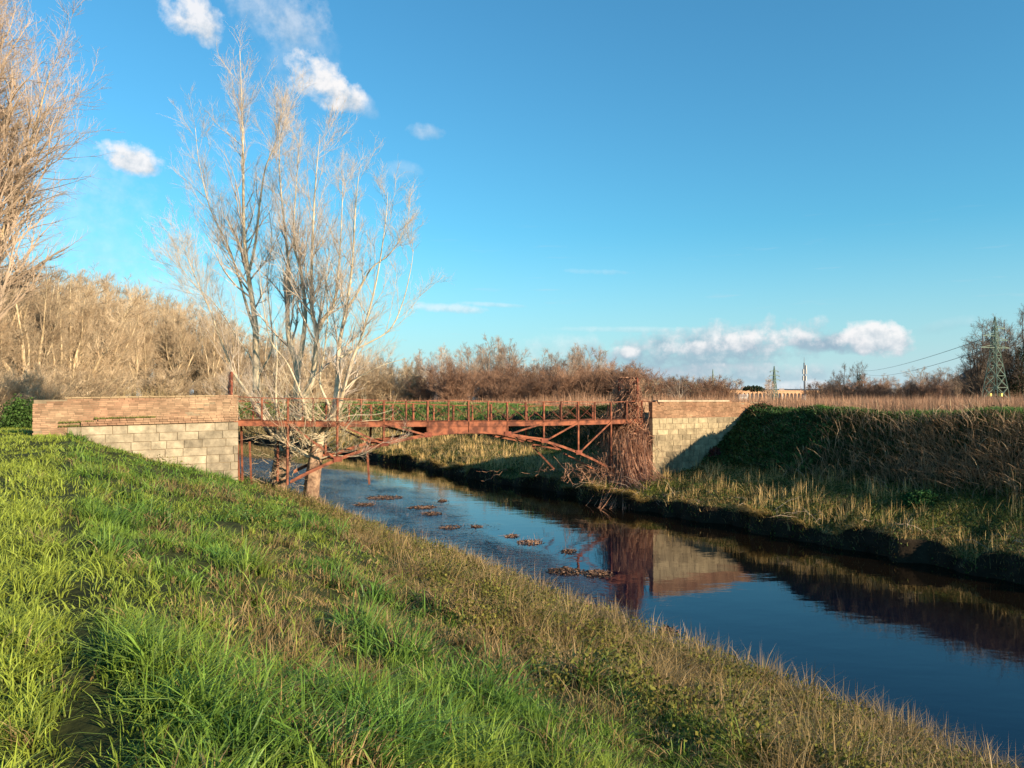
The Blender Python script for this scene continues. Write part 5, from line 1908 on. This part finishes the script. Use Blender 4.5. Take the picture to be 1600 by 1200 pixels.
# ------------------------------------------------------------------ debris caught in the shallows
def debris():
    spots = [(600, 778, 1.7, 0.8, 'large brown mat of weed in the shallows below the hanging strut'), (570, 789, 0.9, 0.5, 'small brown weed clump left of the large weed mat'),
             (675, 803, 0.8, 0.5, 'dark driftwood clump sticking up mid stream'), (692, 783, 0.45, 0.35, 'small reddish driftwood clump near the calm water edge'),
             (660, 793, 1.2, 0.6, 'flat weed mat between the large mat and the driftwood'),
             (703, 824, 0.8, 0.5, 'faint flat brown weed mat in the rippled shallows'), (745, 823, 0.4, 0.3, 'tiny weed tuft right of the faint flat mat'),
             (828, 848, 0.9, 0.45, 'pale straw clump floating under the bridge reflection edge'), (800, 838, 0.4, 0.3, 'tiny dark clump up left of the pale straw clump'),
             (884, 893, 1.0, 0.45, 'long brown clump of leaves beside the bridge reflection'), (934, 897, 0.9, 0.45, 'dark twig clump at the tip of the bridge reflection'),
             (840, 923, 0.35, 0.2, 'small rusty leaf clump nearest the near bank'), (815, 915, 0.45, 0.25, 'dark flat leaf clump by the near bank stems'),
             (913, 949, 0.5, 0.3, 'pale twig clump below the bridge reflection'), (1044, 988, 0.42, 0.3, 'lone brown debris clump near the bank in deep blue water'),
             (1302, 851, 0.7, 0.4, 'pale reddish driftwood caught under the far undercut bank'), (1588, 878, 0.9, 0.5, 'bent pale driftwood under the far bank at the right edge'),
             (890, 862, 0.5, 0.3, 'dark snag standing in the bridge reflection')]
    for k, (x, y, w, l, lab) in enumerate(spots):
        d = at(x, y, 1.0) - np.array([0, 0, EYE])
        c = np.array([0, 0, EYE]) + d * (EYE / -d[2])
        t = thing('debris_clump', lab, 'debris', (c[0], c[1], 0), 'debris clumps caught in the river')
        n = int(260 * w * (1.5 if w > 0.9 else 1))
        r = np.sqrt(rng.random(n))
        a = rng.uniform(0, 6.28, n)
        h = 0.03 if w > 1.1 or 'flat' in lab else 0.13 * w ** 0.3
        P = c + np.stack([np.cos(a) * r * w * 0.62, np.sin(a) * r * l * 1.3, rng.uniform(0.0, 1, n) * h * (1 - r) + 0.006], -1)
        pal = np.array([[0.11, 0.065, 0.05], [0.24, 0.15, 0.10], [0.05, 0.035, 0.028]])
        cc = pal[rng.integers(0, 3, n)] * rng.uniform(0.6, 1.2, (n, 1)) * (1.5 if 'pale' in lab else 1)
        V, F, C = leaves(P, rng.uniform(0.05, 0.13, n), cc, flat=0.75)
        V[:, 2] = np.maximum(V[:, 2], 0.004)
        obj('leaves', V, F, M_LEAF, t, C)
        m = int(14 + 14 * w)
        tt = np.linspace(0, 1, 5)[:, None]
        Q = []
        for q in range(m):
            p = c + np.array([rng.normal(0, 0.25) * w, rng.normal(0, 0.3) * l, 0.02])
            dd = rng.normal(0, 1, 3)
            dd[2] = abs(dd[2]) * (0.7 if h > 0.1 else 0.12)
            dd /= np.linalg.norm(dd)
            Q.append(p + dd * tt * rng.uniform(0.12, 0.36) + rng.normal(0, 0.01, (5, 3)))
        V, F = tubes(np.array(Q), np.tile(np.linspace(0.008, 0.003, 5), (m, 1)), 3)
        V[:, 2] = np.maximum(V[:, 2], 0.003)
        obj('twigs', V, [F], M_SHRUB, t)


debris()


def floating_leaves():
    N = 5200
    up, v = rng.uniform(11.4, 21, N), rng.uniform(15, 62, N)
    ed = np.interp(v, [12, 18, 45, 62], [12.0, 14.6, 21.0, 20.5]) - 0.4
    ok = (up < ed) & (fbm(up * 0.8, v * 0.35, 555) > 0.54)
    up, v = up[ok], v[ok]
    P = W(up, v, 0.006)
    n = len(P)
    a = rng.uniform(0, 6.28, n)
    d = np.stack([np.cos(a), np.sin(a), 0 * a], -1)
    q = np.stack([-np.sin(a), np.cos(a), 0 * a], -1)
    L = rng.uniform(0.03, 0.12, n)[:, None]
    V = np.stack([P, P + d * L * 0.5 + q * L * 0.3, P + d * L + [0, 0, 0.01], P + d * L * 0.5 - q * L * 0.3], 1).reshape(-1, 3)
    C = np.repeat(np.array([[0.06, 0.035, 0.028]]) * rng.uniform(0.4, 2.2, (n, 1)), 4, axis=0)
    o = obj('floating_leaves', V, [np.arange(n * 4).reshape(n, 4)], M_LEAF, None, C)
    tag(o, 'dark dead leaves scattered over the rippled shallows', 'leaves', kind='stuff')


floating_leaves()
print('verts', sum(len(m.vertices) for m in bpy.data.meshes), 'objects', len(bpy.data.objects))
